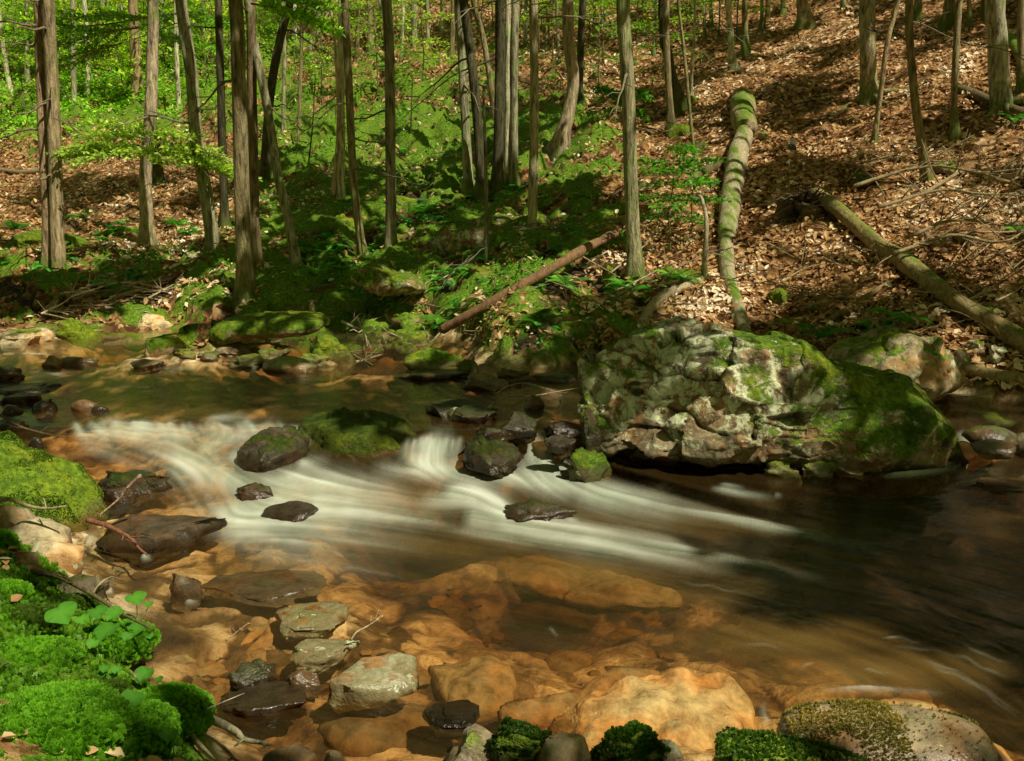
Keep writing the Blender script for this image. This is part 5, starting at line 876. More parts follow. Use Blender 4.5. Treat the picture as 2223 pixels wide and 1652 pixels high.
# ------------------------------------------------------------------ twigs and driftwood
def stick(pts, wpx, col, label, group=None, twigs=0, tl=60, auto=None, moss=.05, lift=0.0, name='branch', cat='branch', surf=None, up=.5):
    """bare branch through picture points; side twigs in its own plane"""
    P = []
    for q in pts:
        if len(q) == 3: P.append(at_y(*q))
        elif surf is not None: P.append(at_z(q[0], q[1], surf))
        else:
            p = at_t(q[0], q[1]); P.append(p+np.array([0, 0, lift]))
    P = resample(np.array(P), max(10, 5*len(pts))); n = len(P); dm = depth(P[n//2]); r = np.linspace(wpx/2, wpx*.16, n)/FOC*dm; c = P[n//2].copy(); m = MB()
    P = P+np.stack([vnoise(P*4+k*31, 5) for k in range(3)], 1)*r[0]*.6
    m.tube(P-c, r, 7)
    for k in range(twigs):
        i = rnd.randrange(max(1, n//6), n-1); T = unit(P[min(i+1, n-1)]-P[i-1]); d = unit(T*.7+np.array([rnd.uniform(-1, 1), rnd.uniform(-.7, .3), rnd.uniform(-.2, 1)*up*1.4])*.9); L = rnd.uniform(.4, 1)*tl/FOC*dm
        q = [P[i]-c+d*L*s+np.array([0, 0, rnd.uniform(-.07, .07)*L]) for s in (0, .35, .7, 1)]; m.tube(np.array(q), np.array([.5, .4, .3, .15])*r[0]*.8, 5)
        if rnd.random() < .7:
            d2 = unit(d+rdir(1)[0]*.8); m.tube(np.array([q[1], q[1]+d2*L*.3, q[1]+d2*L*.5+np.array([0, 0, .03*L])]), np.array([.3, .25, .12])*r[0]*.8, 4)
    o = link(name, m.mesh(name), WOOD, loc=c, color=(*col, moss)); mid = pts[len(pts)//2]; tag(o, label, cat, group, px=(mid[0], mid[1]), auto=auto); return o
PALEW, TAN, DKW, REDW = (.55, .46, .33), (.33, .24, .13), (.09, .065, .03), (.30, .13, .07)
stick([(35, 1228, 3.75), (70, 1240, 3.62), (125, 1250, 3.5), (190, 1282, 3.35), (260, 1330, 3.15), (325, 1368, 2.98)], 15, (.13, .10, .045), 'dark curving bank stick reaching from stones over the left shallows', twigs=3, tl=60)
stick([(190, 1128, 4.2), (240, 1145, 4.15), (285, 1170, 4.08), (300, 1190, 4.04), (318, 1205, 4.0)], 13, (.22, .09, .05), 'reddish knobbly twig dipping into the water beside the flat red slab', twigs=4, tl=45)
stick([(305, 1032, 4.3), (280, 1055, 4.3), (255, 1085, 4.3), (215, 1118, 4.25)], 8, (.42, .25, .17), 'thin pinkish twig rising from the reddish knobbly twig', twigs=4, tl=20)
stick([(-10, 1090, 4.0), (20, 1084, 4.0), (60, 1098, 4.0), (100, 1104, 3.98), (142, 1099, 3.96)], 11, (.36, .28, .16), 'pale wavy branch lying across the left bank stones', twigs=1, tl=40)
stick([(449, 1560, 2.62), (480, 1572, 2.6), (515, 1590, 2.56), (530, 1606, 2.54), (576, 1614, 2.5)], 22, (.34, .29, .17), 'lichen crusted forked branch by the bottom left shallows', twigs=3, tl=50)
stick([(450, 1582, 2.6), (446, 1550, 2.62), (447, 1520, 2.64)], 14, (.45, .34, .2), 'short upright broken stub beside lichen crusted branch')
stick([(402, 1580, 2.55), (430, 1612, 2.45), (480, 1660, 2.35)], 13, (.36, .28, .16), 'smooth slanting stick at the bottom left below the moss', twigs=1)
stick([(447, 1540, 2.6), (500, 1518, 2.62), (530, 1505, 2.66)], 3, PALEW, 'thin straw stem leaning over the slate grey stone', name='stem', cat='stem')
for pts in ([(762, 1390, 3.2), (775, 1372, 3.2), (800, 1358, 3.2), (832, 1336, 3.2)], ): stick(pts, 4.5, (.7, .58, .38), 'pale forked twig sticking up out of orange shallows', twigs=3, tl=45, up=1.2, name='twig', cat='twig')
stick([(490, 1392, 3.3), (510, 1375, 3.3), (540, 1352, 3.3)], 4, (.5, .35, .25), 'small faded forked twig over the orange pebble bed', twigs=5, tl=22, name='twig', cat='twig')
stick([(0, 900, 5.6), (40, 925, 5.6), (90, 940, 5.6), (140, 950, 5.6)], 7, DKW, 'black dead twig over the stream at left edge', twigs=4, tl=40, name='twig', cat='twig')
stick([(1965, 82, 13.6), (1930, 70, 13.6), (1900, 68, 13.6), (1880, 62, 13.6)], 7, (.12, .08, .04), 'bare crooked limb reaching left from the bowed brown trunk', twigs=2, tl=40)
stick([(200, 1290, 3.5), (215, 1268, 3.52), (240, 1252, 3.55), (262, 1256, 3.5)], 6, (.3, .24, .14), 'thin arching twig above the dark angular waterline stone', twigs=3, tl=30, name='twig', cat='twig')
stick([(1400, 1605, 2.5), (1440, 1640, 2.45), (1480, 1645, 2.44)], 4, (.14, .1, .06), 'fine dark twig beside the bottom mossy slab', twigs=5, tl=70, name='twig', cat='twig', up=1.5)
stick([(1075, 858, 6.7), (1105, 838, 6.7), (1145, 832, 6.7), (1190, 846, 6.75)], 3.5, (.32, .26, .13), 'drooping bleached twig arching over the rusty ball', twigs=9, tl=38, name='twig', cat='twig', up=-.4)
stick([(1025, 905, 6.3), (1100, 862, 6.6), (1150, 860, 6.8), (1260, 842, 7.0)], 4, (.3, .25, .14), 'long thin driftwood stick behind the black wet stone', twigs=4, tl=35, name='twig', cat='twig')
stick([(850, 748), (900, 772), (930, 770), (955, 748)], 9, (.4, .3, .19), 'forked grey driftwood branch at the foot of diagonal brown log', twigs=6, tl=70, lift=.12)
stick([(752, 800), (790, 790), (830, 780), (868, 772)], 8, (.6, .5, .36), 'bleached driftwood branch at the water edge left of the brown log', twigs=9, tl=70, lift=.05)
stick([(745, 735), (765, 745), (790, 755), (800, 790)], 6, (.6, .5, .37), 'white tangled twig standing at the far shore', twigs=10, tl=60, lift=.2, up=1.0)
G3 = 'dead sticks in the driftwood tangle on the left bank'
for k in range(34):
    a = rnd.uniform(60, 400); b_ = 690-.14*(a-60)+rnd.uniform(-40, 25); ang = rnd.uniform(-.9, .5); L = rnd.uniform(50, 150)
    stick([(a, b_), (a+L*.5*math.cos(ang), b_+L*.25*math.sin(ang)+rnd.uniform(-6, 6)), (a+L*math.cos(ang), b_+L*.5*math.sin(ang))], rnd.uniform(3, 6.5), rnd.choice([TAN, (.26, .18, .10), PALEW, (.42, .32, .2)]), None, G3, twigs=rnd.randint(1, 4), tl=45, lift=rnd.uniform(.03, .16), auto=('dead stick', rnd.choice(['thin', 'curved', 'pale', 'grey'])))
G4 = 'bare twigs and branches on the right hand slope'
for k in range(60):
    a = rnd.uniform(1650, 2240); b_ = rnd.uniform(330, 760) if k < 40 else rnd.uniform(440, 700)
    if k >= 40: a = rnd.uniform(1900, 2240)
    ang = rnd.uniform(-1.1, 1.1); L = rnd.uniform(60, 190)
    stick([(a, b_), (a+L*.5*math.cos(ang), b_+L*.4*math.sin(ang)+rnd.uniform(-10, 10)), (a+L*math.cos(ang), b_+L*.8*math.sin(ang))], rnd.uniform(2.5, 5.5), rnd.choice([TAN, (.26, .18, .10), (.36, .25, .14), (.2, .15, .06)]), None, G4, twigs=rnd.randint(2, 6), tl=75, lift=rnd.uniform(.04, .28), auto=('bare twig', rnd.choice(['thin', 'crooked', 'forked', 'brittle'])), up=.7)
for k in range(30):
    a = rnd.uniform(640, 1480); b_ = rnd.uniform(560, 800); ang = rnd.uniform(-.9, .7); L = rnd.uniform(60, 170)
    stick([(a, b_), (a+L*.5*math.cos(ang), b_+L*.4*math.sin(ang)), (a+L*math.cos(ang), b_+L*.8*math.sin(ang))], rnd.uniform(2.5, 5), rnd.choice([TAN, (.26, .18, .10), (.4, .3, .18)]), None, 'fallen twigs on the mossy middle slope', twigs=rnd.randint(2, 5), tl=55, lift=rnd.uniform(.04, .2), auto=('fallen twig', rnd.choice(['thin', 'crooked', 'forked', 'slender'])), up=.7)
for k, (a, b_, cx) in enumerate([(1930, 700, 2240), (1960, 660, 2240), (1850, 540, 2220), (2000, 560, 2240), (1900, 590, 2230)]):
    stick([(a, b_-80), (a+(cx-a)*.4, b_-130+rnd.uniform(-15, 15)), (a+(cx-a)*.75, b_-105), (cx, b_-130+rnd.uniform(-30, 40))], 9, (.25, .19, .10), None, G4, twigs=9, tl=130, lift=.3, auto=('long bare branch', rnd.choice(['crooked', 'forked'])), up=.8)
# root plate of the long mossy log
c = at_t(1745, 470); m = MB()
for k in range(120):
    a = rnd.uniform(0, 2*math.pi); L = rnd.uniform(.2, .55)*(1 if math.sin(a) < .3 else .6); d = np.array([math.cos(a)*.95, -.35+rnd.uniform(-.5, .3), math.sin(a)*.75]); m.tube(np.array([d*.04, d*L*.4+rdir(1)[0]*.04, d*L*.75+rdir(1)[0]*.06, d*L+rdir(1)[0]*.08]), np.array([.04, .024, .012, .003])*rnd.uniform(.3, 1.1), 6, rnd.choice((.3, .5, .9)))
V, F = rock_shape(77, 4, 4, .3); m.add(V*np.array([.30, .24, .2])-np.array([0, 0, .12]), F, .6)
o = link('root_plate', m.mesh('root_plate'), WOOD, loc=c+np.array([0, 0, .15]), color=(.13, .085, .045, .4)); tag(o, 'dark torn root plate at the upper end of the long yellow mossy log', 'roots', px=(1745, 450))
o, _, _ = log_px([(1722, 300), (1720, 316), (1718, 332)], [10, 18, 22], (.05, .035, .02), .1, 'small black charred stump on the leaf slope', .2, name='stump', cat='stump')
# ------------------------------------------------------------------ mossy rocks scattered over the slope
G5 = 'mossy rocks strewn over the slope'
SL = [(60, 545, 150, 50, .9, 0), (165, 548, 70, 45, .9, 0), (78, 625, 60, 40, .6, .5), (250, 618, 105, 44, .6, .5), (455, 570, 80, 34, .5, .6), (690, 640, 100, 40, .85, .2), (795, 640, 60, 40, .3, .6), (620, 660, 60, 22, .3, .6), (765, 690, 80, 50, .8, .2), (860, 680, 90, 34, .7, .3), (905, 745, 100, 50, .7, .5),
      (1325, 618, 40, 66, .8, .3), (1185, 735, 50, 40, .55, .4), (1235, 712, 36, 50, .9, 0), (1055, 690, 60, 40, .8, .1), (1180, 690, 40, 30, .6, .3), (850, 540, 90, 40, .8, .2), (905, 520, 50, 36, .5, .6), (960, 430, 60, 34, .8, .1), (740, 500, 60, 40, .9, 0), (690, 480, 70, 36, .9, 0), (620, 500, 50, 30, .9, 0), (655, 365, 40, 26, .8, .1), (905, 345, 60, 26, .8, .1), (1215, 395, 50, 30, .95, 0), (1240, 325, 30, 28, .5, .6), (1290, 425, 44, 26, .5, .5), (1160, 620, 60, 30, .5, .5), (1695, 660, 50, 36, .8, .2), (1705, 715, 45, 40, .8, .2), (2150, 690, 70, 44, .5, .4), (2110, 770, 60, 40, .5, .5), (2170, 780, 50, 40, .3, .6), (1650, 545, 30, 14, .2, .5), (1520, 320, 40, 24, .8, .2), (1880, 400, 60, 34, .8, .1), (2060, 375, 60, 30, .6, .4), (1660, 300, 30, 18, .6, .3), (2080, 165, 24, 14, .3, .7), (1290, 220, 40, 24, .4, .6), (1230, 220, 40, 22, .5, .5)]
def slope_rock(a, b_, w, h, moss, lich, k):
    p = at_t(a, b_); d = depth(p); rx = w/2/FOC*d; rz = h/2/FOC*d*1.15; kind = ('mound', 'block', 'slab', 'mound')[k % 4]
    o = put_rock(rock_var(kind, k % 6), (p[0], p[1]+rx*.25, p[2]+rz*.35), (rx, rx*rnd.uniform(.7, 1.1), rz), rnd.uniform(0, 6), (rnd.uniform(-.25, .1), rnd.uniform(-.2, .2)), moss*.95, lich, rnd.uniform(.7, 1.15), -1.)
    tag(o, None, 'rock', G5, px=(a, b_), auto=('rock', 'mossy' if moss > .72 else 'lichen spotted' if lich > .4 else 'half mossy'))
for k, s in enumerate(SL): slope_rock(*s, k)
k = 0
while k < 96:
    a = rnd.uniform(560, 1500); b_ = rnd.uniform(140, 770)
    if rnd.random() > (.25+.75*math.exp(-((a-880)/330)**2)): continue
    if 960 < a < 1340 and abs((b_-762)-(a-962)*(-217/373)) < 26: continue
    w = rnd.choice((26, 34, 44, 58, 76, 95))*(.45+.6*(b_/700)); slope_rock(a, b_, w, w*rnd.uniform(.4, .65), rnd.choice((.95, .9, .8, .7, .45)), rnd.choice((0, .1, .4, .6)), k); k += 1
for k in range(26):
    a = rnd.choice((rnd.uniform(0, 560), rnd.uniform(1500, 2200))); b_ = rnd.uniform(480, 730) if a < 560 else rnd.uniform(60, 760); w = rnd.uniform(14, 42)*(.5+.5*b_/700); slope_rock(a, b_, w, w*.5, rnd.choice((.9, .75, .4)), rnd.choice((0, .3, .6)), k)
for k in range(40):      # stones along the far water line
    a = rnd.uniform(380, 1260); b_ = np.interp(a, [0, 555, 800, 1111, 1260], [768, 790, 806, 826, 838])+rnd.uniform(-26, 6); w = rnd.uniform(16, 44)
    p = at_t(a, b_); d = depth(p); rx = w/2/FOC*d
    o = put_rock(rock_var(rnd.choice(('mound', 'round', 'block')), k % 6), (p[0], p[1], p[2]+rx*.2), (rx, rx*.8, rx*.55), rnd.uniform(0, 6), (0, 0), rnd.choice((.8, .6, .3)), .2, rnd.uniform(.5, 1.1), .2); tag(o, None, 'stone', 'small stones along the far waterline', px=(a, b_), auto=('shore stone', rnd.choice(('small', 'dark', 'mossy'))))
# stones on the stream bed, seen through the water
G6 = 'drowned stones on the orange stream bed'
BED = [(1560, 1530, 150, 100, 1.7), (1330, 1520, 75, 34, 1.5), (1400, 1495, 60, 42, 1.7), (1470, 1540, 90, 40, 1.4), (1300, 1560, 80, 40, 1.3), (1220, 1540, 60, 30, 1.2), (1480, 1600, 110, 36, 1.2), (1370, 1580, 80, 30, 1.2), (1130, 1225, 110, 24, 1.5), (1260, 1240, 130, 26, 1.5), (1380, 1262, 100, 22, 1.4), (1180, 1268, 90, 18, 1.1), (1400, 1310, 110, 20, 1.2), (1000, 1500, 40, 16, 1.1), (1010, 1430, 60, 20, 1.2), (1130, 1500, 90, 24, 1.2), (1240, 1450, 130, 24, 1.2), (900, 1470, 70, 30, 1.1), (760, 1540, 60, 26, 1.0), (820, 1500, 70, 24, 1.0), (800, 1590, 60, 36, .9), (690, 1600, 50, 24, .8), (900, 1610, 34, 16, .8), (880, 1575, 34, 14, .8), (860, 1600, 30, 14, .8), (640, 1560, 46, 22, .7), (1000, 1580, 44, 18, .8), (960, 1545, 40, 16, .8), (560, 1360, 70, 22, 1.3), (500, 1310, 70, 20, 1.3), (620, 1400, 60, 18, 1.3), (700, 1460, 70, 20, 1.3), (470, 1370, 60, 20, 1.2), (560, 1420, 60, 18, 1.2), (830, 1420, 60, 18, 1.3), (430, 1330, 50, 18, 1.2), (350, 1225, 70, 18, 1.3), (260, 1240, 60, 16, 1.2), (560, 1280, 60, 14, 1.0), (1650, 1520, 50, 30, 1.4), (1720, 1480, 60, 22, 1.2), (2090, 1620, 100, 60, 1.4), (1980, 1520, 110, 30, 1.5), (2180, 1640, 60, 50, 1.3), (1620, 1610, 70, 36, 1.3)]
k = 0
while k < 190:
    a, b_ = rnd.uniform(330, 1750), rnd.uniform(1205, 1640)
    if b_ > 1215+1.0*max(0, 520-a): BED.append((a, b_, rnd.choice((16, 24, 34, 48, 64, 80)), rnd.uniform(8, 18), rnd.uniform(.35, 1.5))); k += 1
for k, (a, b_, w, h, br) in enumerate(BED):
    p = at_t(a, b_); d = depth(p); rx = w/2/FOC*d*1.1
    zt = min(p[2]+rx*.3, w1(p[0], p[1])-.03) if k < 45 else min(p[2]+rx*.22, w1(p[0], p[1])-.04); rz = rx*.42
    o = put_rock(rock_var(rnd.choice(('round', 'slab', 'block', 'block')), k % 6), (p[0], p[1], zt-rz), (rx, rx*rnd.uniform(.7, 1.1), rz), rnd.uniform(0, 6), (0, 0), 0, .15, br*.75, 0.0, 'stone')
    tag(o, None, 'stone', G6, px=(a, b_), auto=('drowned stone', 'big' if w > 90 else 'small' if w < 30 else 'orange'))
# ------------------------------------------------------------------ fern, fallen leaves, undergrowth, moss
def fern_mesh(seed, nf):
    r = np.random.default_rng(seed); Cs, Ds, Ns, Ls, Ws, Ts = [], [], [], [], [], []; m = MB()
    for k in range(nf):
        a = k*2*math.pi/nf+r.uniform(-.3, .3); L = r.uniform(.75, 1.1); h = np.array([math.cos(a), math.sin(a), 0]); S = np.array([-math.sin(a), math.cos(a), 0]); el = r.uniform(.7, 1.1)
        s = np.linspace(0, 1, 26); P = h*(L*s*.75)[:, None]+np.array([0, 0, 1.])*(L*(el*s-.78*s*s))[:, None]
        m.tube(P[::5], np.linspace(.012, .003, 6), 4, .3)
        T = unit(np.gradient(P, axis=0)); N = unit(np.cross(T, S)); N *= np.sign(N[:, 2:]+1e-6)
        for sg in (-1, 1):
            i = np.arange(3, 26); w = .23*np.sin(np.pi*np.clip((i/25)**.62, 0, 1))**.8*L+.01
            Cs.append(P[i]); Ds.append(unit(S*sg+T[i]*.45+np.array([0, 0, -.12]))); Ns.append(N[i]); Ls.append(w); Ws.append(np.full(len(i), .03*L)); Ts.append(np.full(len(i), np.clip(r.normal(.5, .2), 0, 1)))
    V, F = leaves(np.concatenate(Cs), np.concatenate(Ds), np.concatenate(Ns), np.concatenate(Ls), np.concatenate(Ws), .1, .15); m.add(V, F, np.repeat(np.concatenate(Ts), 6)); return m.mesh('fern', False)
FM = [fern_mesh(k, 5+k % 4) for k in range(6)]
FE = [(246, 509), (407, 509), (157, 574), (485, 605), (522, 666), (672, 608), (728, 557), (839, 548), (880, 572), (955, 603), (972, 622), (1003, 569), (1061, 624), (1133, 610), (1152, 637), (1153, 538), (1262, 528), (1310, 528), (1327, 648), (1013, 658), (774, 651), (1006, 439), (1129, 419), (1194, 436), (811, 262), (790, 280), (830, 250), (775, 310), (850, 290), (870, 270), (800, 330), (825, 315), (2198, 270), (2215, 511), (1900, 730), (1941, 712), (1770, 750), (581, 422), (700, 347), (725, 542), (640, 400), (670, 420), (700, 390), (600, 470), (690, 600), (1240, 430), (1090, 640), (920, 625), (1000, 600), (1370, 640), (1170, 720), (1470, 620), (230, 530), (420, 520), (1050, 560), (890, 380), (760, 380)]
for k in range(110):
    a, b_ = rnd.gauss(880, 240), rnd.gauss(430, 170)
    if 120 < b_ < 720 and 560 < a < 1400: FE.append((a, b_))
for k in range(24): FE.append((rnd.uniform(0, 420), rnd.uniform(480, 640)))
for k, (a, b_) in enumerate(FE):
    p = at_t(a, b_); s = rnd.uniform(.26, .46)*(1+max(0, p[1]-12)*.02); o = link('fern', FM[k % 6], LEAF, loc=p+np.array([0, 0, .04])); o.scale = (s, s, s*rnd.uniform(.7, 1.05)); o.rotation_euler = (rnd.uniform(-.15, .3), rnd.uniform(-.15, .15), rnd.uniform(0, 6)); o.color = rnd.choice([(.05, .22, .02, 1), (.07, .24, .02, 1), (.04, .18, .03, 1), (.10, .26, .03, 1)])
    tag(o, None, 'fern', 'ferns on the slope', px=(a, b_), auto=('fern', rnd.choice(('green', 'arching', 'feathery'))))
def blk_at(x, y):
    """how far the block relief of the ground sheet lifts the surface here"""
    u = x/(y+.6); fi = np.clip((u+1.25)/2.4*619, 0, 618.99); fj = np.clip(np.log(y/.7)/np.log(95/.7)*619, 0, 618.99)
    return bil((gz2-gz).reshape(620, 620), fi, fj)
# fallen leaves: brown litter with real leaves lying on the ground
def scatter(n, y0, y1, u0, u1):
    y = y0*(y1/y0)**rng.random(n); x = rng.uniform(u0, u1, n)*(y+.6); z = H(x, y); P = np.stack([x, y, z], 1); px, py = proj(P); return P, px, py
P, px, py = scatter(290000, 5.6, 60, -.85, .85)
mf = mossfield(px, py, P[:, 0], P[:, 1])+.5*fbm(P*2.6, 3, 21); pr = 1-sstep(.36, .56, mf)*.93; pr *= np.where(P[:, 2] > W(P[:, 0], P[:, 1])+.06, 1, 0); pr *= np.where((px < 560) & (py > 560), .6, 1)
pr *= .3+.7*sstep(-.4, .1, fbm(P*1.7, 3, 44)); pr *= 1-.35*sstep(18, 30, P[:, 1]); k = rng.random(len(P)) < pr; P = P[k]
e = .05; gxn = (H(P[:, 0]+e, P[:, 1])-P[:, 2])/e; gyn = (H(P[:, 0], P[:, 1]+e)-P[:, 2])/e; N = unit(np.stack([-gxn, -gyn, np.ones(len(P))], 1)+rng.normal(size=P.shape)*.42)
D = rdir(len(P)); D = unit(D-N*(D*N).sum(1, keepdims=True)); sc = (.03+.075*rng.random(len(P))**1.8)*(1+np.maximum(0, P[:, 1]-11)*.035)
kz = blk_at(P[:, 0], P[:, 1]); P[:, 2] += kz
V, F = leaves(P+N*.012+np.array([0, 0, 1])*rng.uniform(.01, .06, len(P))[:, None]-D*sc[:, None]*.5, D, N, sc, sc*rng.uniform(.45, .62, len(P)), .12, .12)
tn = np.clip(.53+.2*rng.normal(size=len(P))+.30*fbm(P*1.5, 3, 66), 0, 1)
qx_, qy_ = proj(P)
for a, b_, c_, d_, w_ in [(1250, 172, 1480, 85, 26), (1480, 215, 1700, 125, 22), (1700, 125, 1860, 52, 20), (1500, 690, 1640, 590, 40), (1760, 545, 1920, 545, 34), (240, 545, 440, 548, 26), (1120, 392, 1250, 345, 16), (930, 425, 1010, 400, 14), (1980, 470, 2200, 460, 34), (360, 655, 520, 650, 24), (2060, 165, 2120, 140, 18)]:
    t_ = np.clip(((qx_-a)*(c_-a)+(qy_-b_)*(d_-b_))/((c_-a)**2+(d_-b_)**2), 0, 1); tn = tn+.42*np.exp(-((qx_-a-t_*(c_-a))**2+(qy_-b_-t_*(d_-b_))**2)/w_**2)  # painted sunlight: leaf tint raised along the sunny streaks and patches
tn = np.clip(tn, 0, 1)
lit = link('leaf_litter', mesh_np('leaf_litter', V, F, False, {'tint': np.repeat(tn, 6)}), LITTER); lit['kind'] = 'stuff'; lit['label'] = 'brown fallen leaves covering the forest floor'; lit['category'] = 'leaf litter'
yn = rng.uniform(1.5, 4.2, 5200); xn = rng.uniform(-3, -.3, 5200); zn = H(xn, yn); kk_ = (zn > .07) & (fbm(np.stack([xn, yn, zn], 1)*2.2, 2, 8) > -.05+.5*(yn > 2.2)); Pn = np.stack([xn, yn, zn+.02], 1)[kk_][:260]
V, F = leaves(Pn+np.array([0, 0, .012]), rdir(len(Pn), .25), unit(rng.normal(size=Pn.shape)*.45+np.array([0, 0, 1.])), rng.uniform(.035, .075, len(Pn)), rng.uniform(.02, .04, len(Pn)), .15, .2)
o = link('bank_litter', mesh_np('bank_litter', V, F, False, {'tint': np.repeat(np.clip(rng.normal(.5, .22, len(Pn)), 0, 1), 6)}), LITTER); o['kind'] = 'stuff'; o['label'] = 'dead leaves caught on the near left bank'; o['category'] = 'leaf litter'
# low green undergrowth
def under(n, fn, size, col, label, name='undergrowth', y=(6.5, 40), up=.5):
    P, px, py = scatter(n, *y, -.85, .85); k = (rng.random(n) < fn(px, py, P)) & (P[:, 2] > W(P[:, 0], P[:, 1])+.08); P = P[k]
    P[:, 2] += blk_at(P[:, 0], P[:, 1])
    m = 5; B = np.repeat(P, m, 0)+rng.normal(size=(len(P)*m, 3))*size*.9*np.array([1, 1, .25])+np.array([0, 0, 1])*(rng.random(len(P)*m)*size*1.8*up)[:, None]
    s = size*(1+np.maximum(0, B[:, 1]-12)*.03)*rng.uniform(.6, 1.2, len(B)); N = unit(rng.normal(size=B.shape)*.5+np.array([0, -.15, 1])); V, F = leaves(B, rdir(len(B), .5), N, s, s*.5, .12, .1)
    o = link(name, mesh_np(name, V, F, False, {'tint': np.repeat(np.clip(rng.normal(.5, .22, len(B)), 0, 1), 6)}), LEAF, color=(*col, 1)); o['kind'] = 'stuff'; o['label'] = label; o['category'] = 'plants'
g2 = lambda px, py, cx, cyy, sx, sy: np.exp(-((px-cx)/sx)**2-((py-cyy)/sy)**2)
under(120000, lambda px, py, P: np.clip(g2(px, py, 880, 340, 330, 170)*.75+g2(px, py, 900, 170, 320, 90)*.5+g2(px, py, 900, 620, 330, 110)*.5+g2(px, py, 300, 600, 260, 70)*.22+g2(px, py, 330, 470, 260, 80)*.12+g2(px, py, 660, 420, 110, 110)*.5+g2(px, py, 1280, 130, 130, 70)*.35+g2(px, py, 660, 180, 120, 90)*.3, 0, 1)*sstep(-.2, .35, fbm(P*1.3, 3, 91)), .045, (.075, .21, .02), 'fern green undergrowth covering the mossy block slope')
under(80000, lambda px, py, P: np.clip(g2(px, py, 250, 235, 180, 40)*1.0+g2(px, py, 50, 285, 90, 28)*1.0+g2(px, py, 150, 130, 300, 90)*.6, 0, 1), .085, (.2, .40, .03), 'sunlit bright green fern bank on the far left slope', 'fern_bank', (13, 45), 1.0)
under(40000, lambda px, py, P: np.clip(g2(px, py, 940, 710, 80, 40)*.7+g2(px, py, 1100, 735, 90, 35)*.6+g2(px, py, 1150, 790, 120, 22)*.5+g2(px, py, 1000, 760, 60, 20)*.4+g2(px, py, 1280, 690, 60, 40)*.3+g2(px, py, 1400, 640, 50, 30)*.15, 0, 1)*sstep(-.25, .2, fbm(P*2.5, 3, 92)), .04, (.07, .24, .02), 'small green seedlings growing along the far bank', 'seedlings', (7, 12), .9)
# moss cushions in the near left corner
def moss_fronds(V, F, n, size, col, parent, name='moss_fronds', zmin=-.1, gap=None):
    A, B, C = V[F[:, 0]], V[F[:, 1]], V[F[:, 2]]; cr = np.cross(B-A, C-A); ar = np.linalg.norm(cr, axis=1); N = cr/(ar[:, None]+1e-12); w = ar*(N[:, 2] > zmin); w = w if gap is None else w*np.clip(.04+sstep(gap, gap+.25, fbm((A+1.7)*5.0, 4, 33)), 0, 1); f = rng.choice(len(F), n, p=w/w.sum())
    u = rng.random((n, 2)); u = np.where(u.sum(1, keepdims=True) > 1, 1-u, u); P = A[f]+(B[f]-A[f])*u[:, :1]+(C[f]-A[f])*u[:, 1:]; Nf = N[f]
    G = unit(Nf*.7+np.array([0, 0, .5])+rng.normal(size=(n, 3))*.38); L = size*rng.uniform(.6, 1.3, n); Cs, Ds, Ns, Ls = [], [], [], []
    S = unit(np.cross(G, rdir(n)));
    for s in (.25, .45, .65, .85):
        for sg in (-1, 1): Cs.append(P+G*(L*s)[:, None]); Ds.append(unit(S*sg+G*.7)); Ns.append(np.cross(G, S)); Ls.append(L*.5*(1.15-.6*s))
    Cs.append(P+G*(L*.7)[:, None]); Ds.append(G); Ns.append(np.cross(G, S)); Ls.append(L*.45)
    Cs, Ds, Ns, Ls = map(np.concatenate, (Cs, Ds, Ns, Ls)); W2 = Ls*.42; D = unit(Ds); S2 = unit(np.cross(Ns, D))
    V4 = np.stack([Cs, Cs+D*Ls[:, None]*.5+S2*W2[:, None], Cs+D*Ls[:, None], Cs+D*Ls[:, None]*.5-S2*W2[:, None]], 1).reshape(-1, 3); F4 = np.arange(len(V4)).reshape(-1, 4)
    big = fbm(P*9, 3, 12); tt = np.concatenate([np.clip(.46+.3*big+.16*rng.normal(size=n)+q_, 0, 1) for q_ in (-.3, -.3, -.12, -.12, .06, .06, .22, .22, .34)])
    return link(name, mesh_np(name, V4, F4, False, {'tint': np.repeat(tt, 4)}), LEAF, parent, color=(*col, 1))
CU_ = [(95, 1590, 300, 130, .9, 9500, .020, 'largest bright green moss cushion in the bottom left corner'), (250, 1400, 150, 80, .8, 4200, .018, 'moss cushion beneath the heart shaped leaves'), (70, 1440, 170, 75, .8, 4200, .018, 'moss cushion at the left edge above largest cushion'), (350, 1560, 190, 100, .9, 5200, .018, 'moss cushion at the water side of the bottom left corner'), (250, 1610, 230, 90, .9, 4500, .019, 'moss cushion between the two bottom left cushions'), (200, 1520, 130, 60, .6, 2400, .017, 'dark hollow moss cushion in the middle of the left corner moss'), (0, 1190, 60, 80, .8, 1400, .014, 'small green moss cushion on the left edge beside stones'), (20, 1290, 70, 50, .8, 1200, .014, 'yellowish moss clump below the bank stones'), (60, 1350, 130, 46, .7, 1600, .014, 'olive moss ledge below the dark bank stick'), (150, 1320, 120, 36, .6, 1100, .013, 'thin dark moss mat under the dark bank stick')]
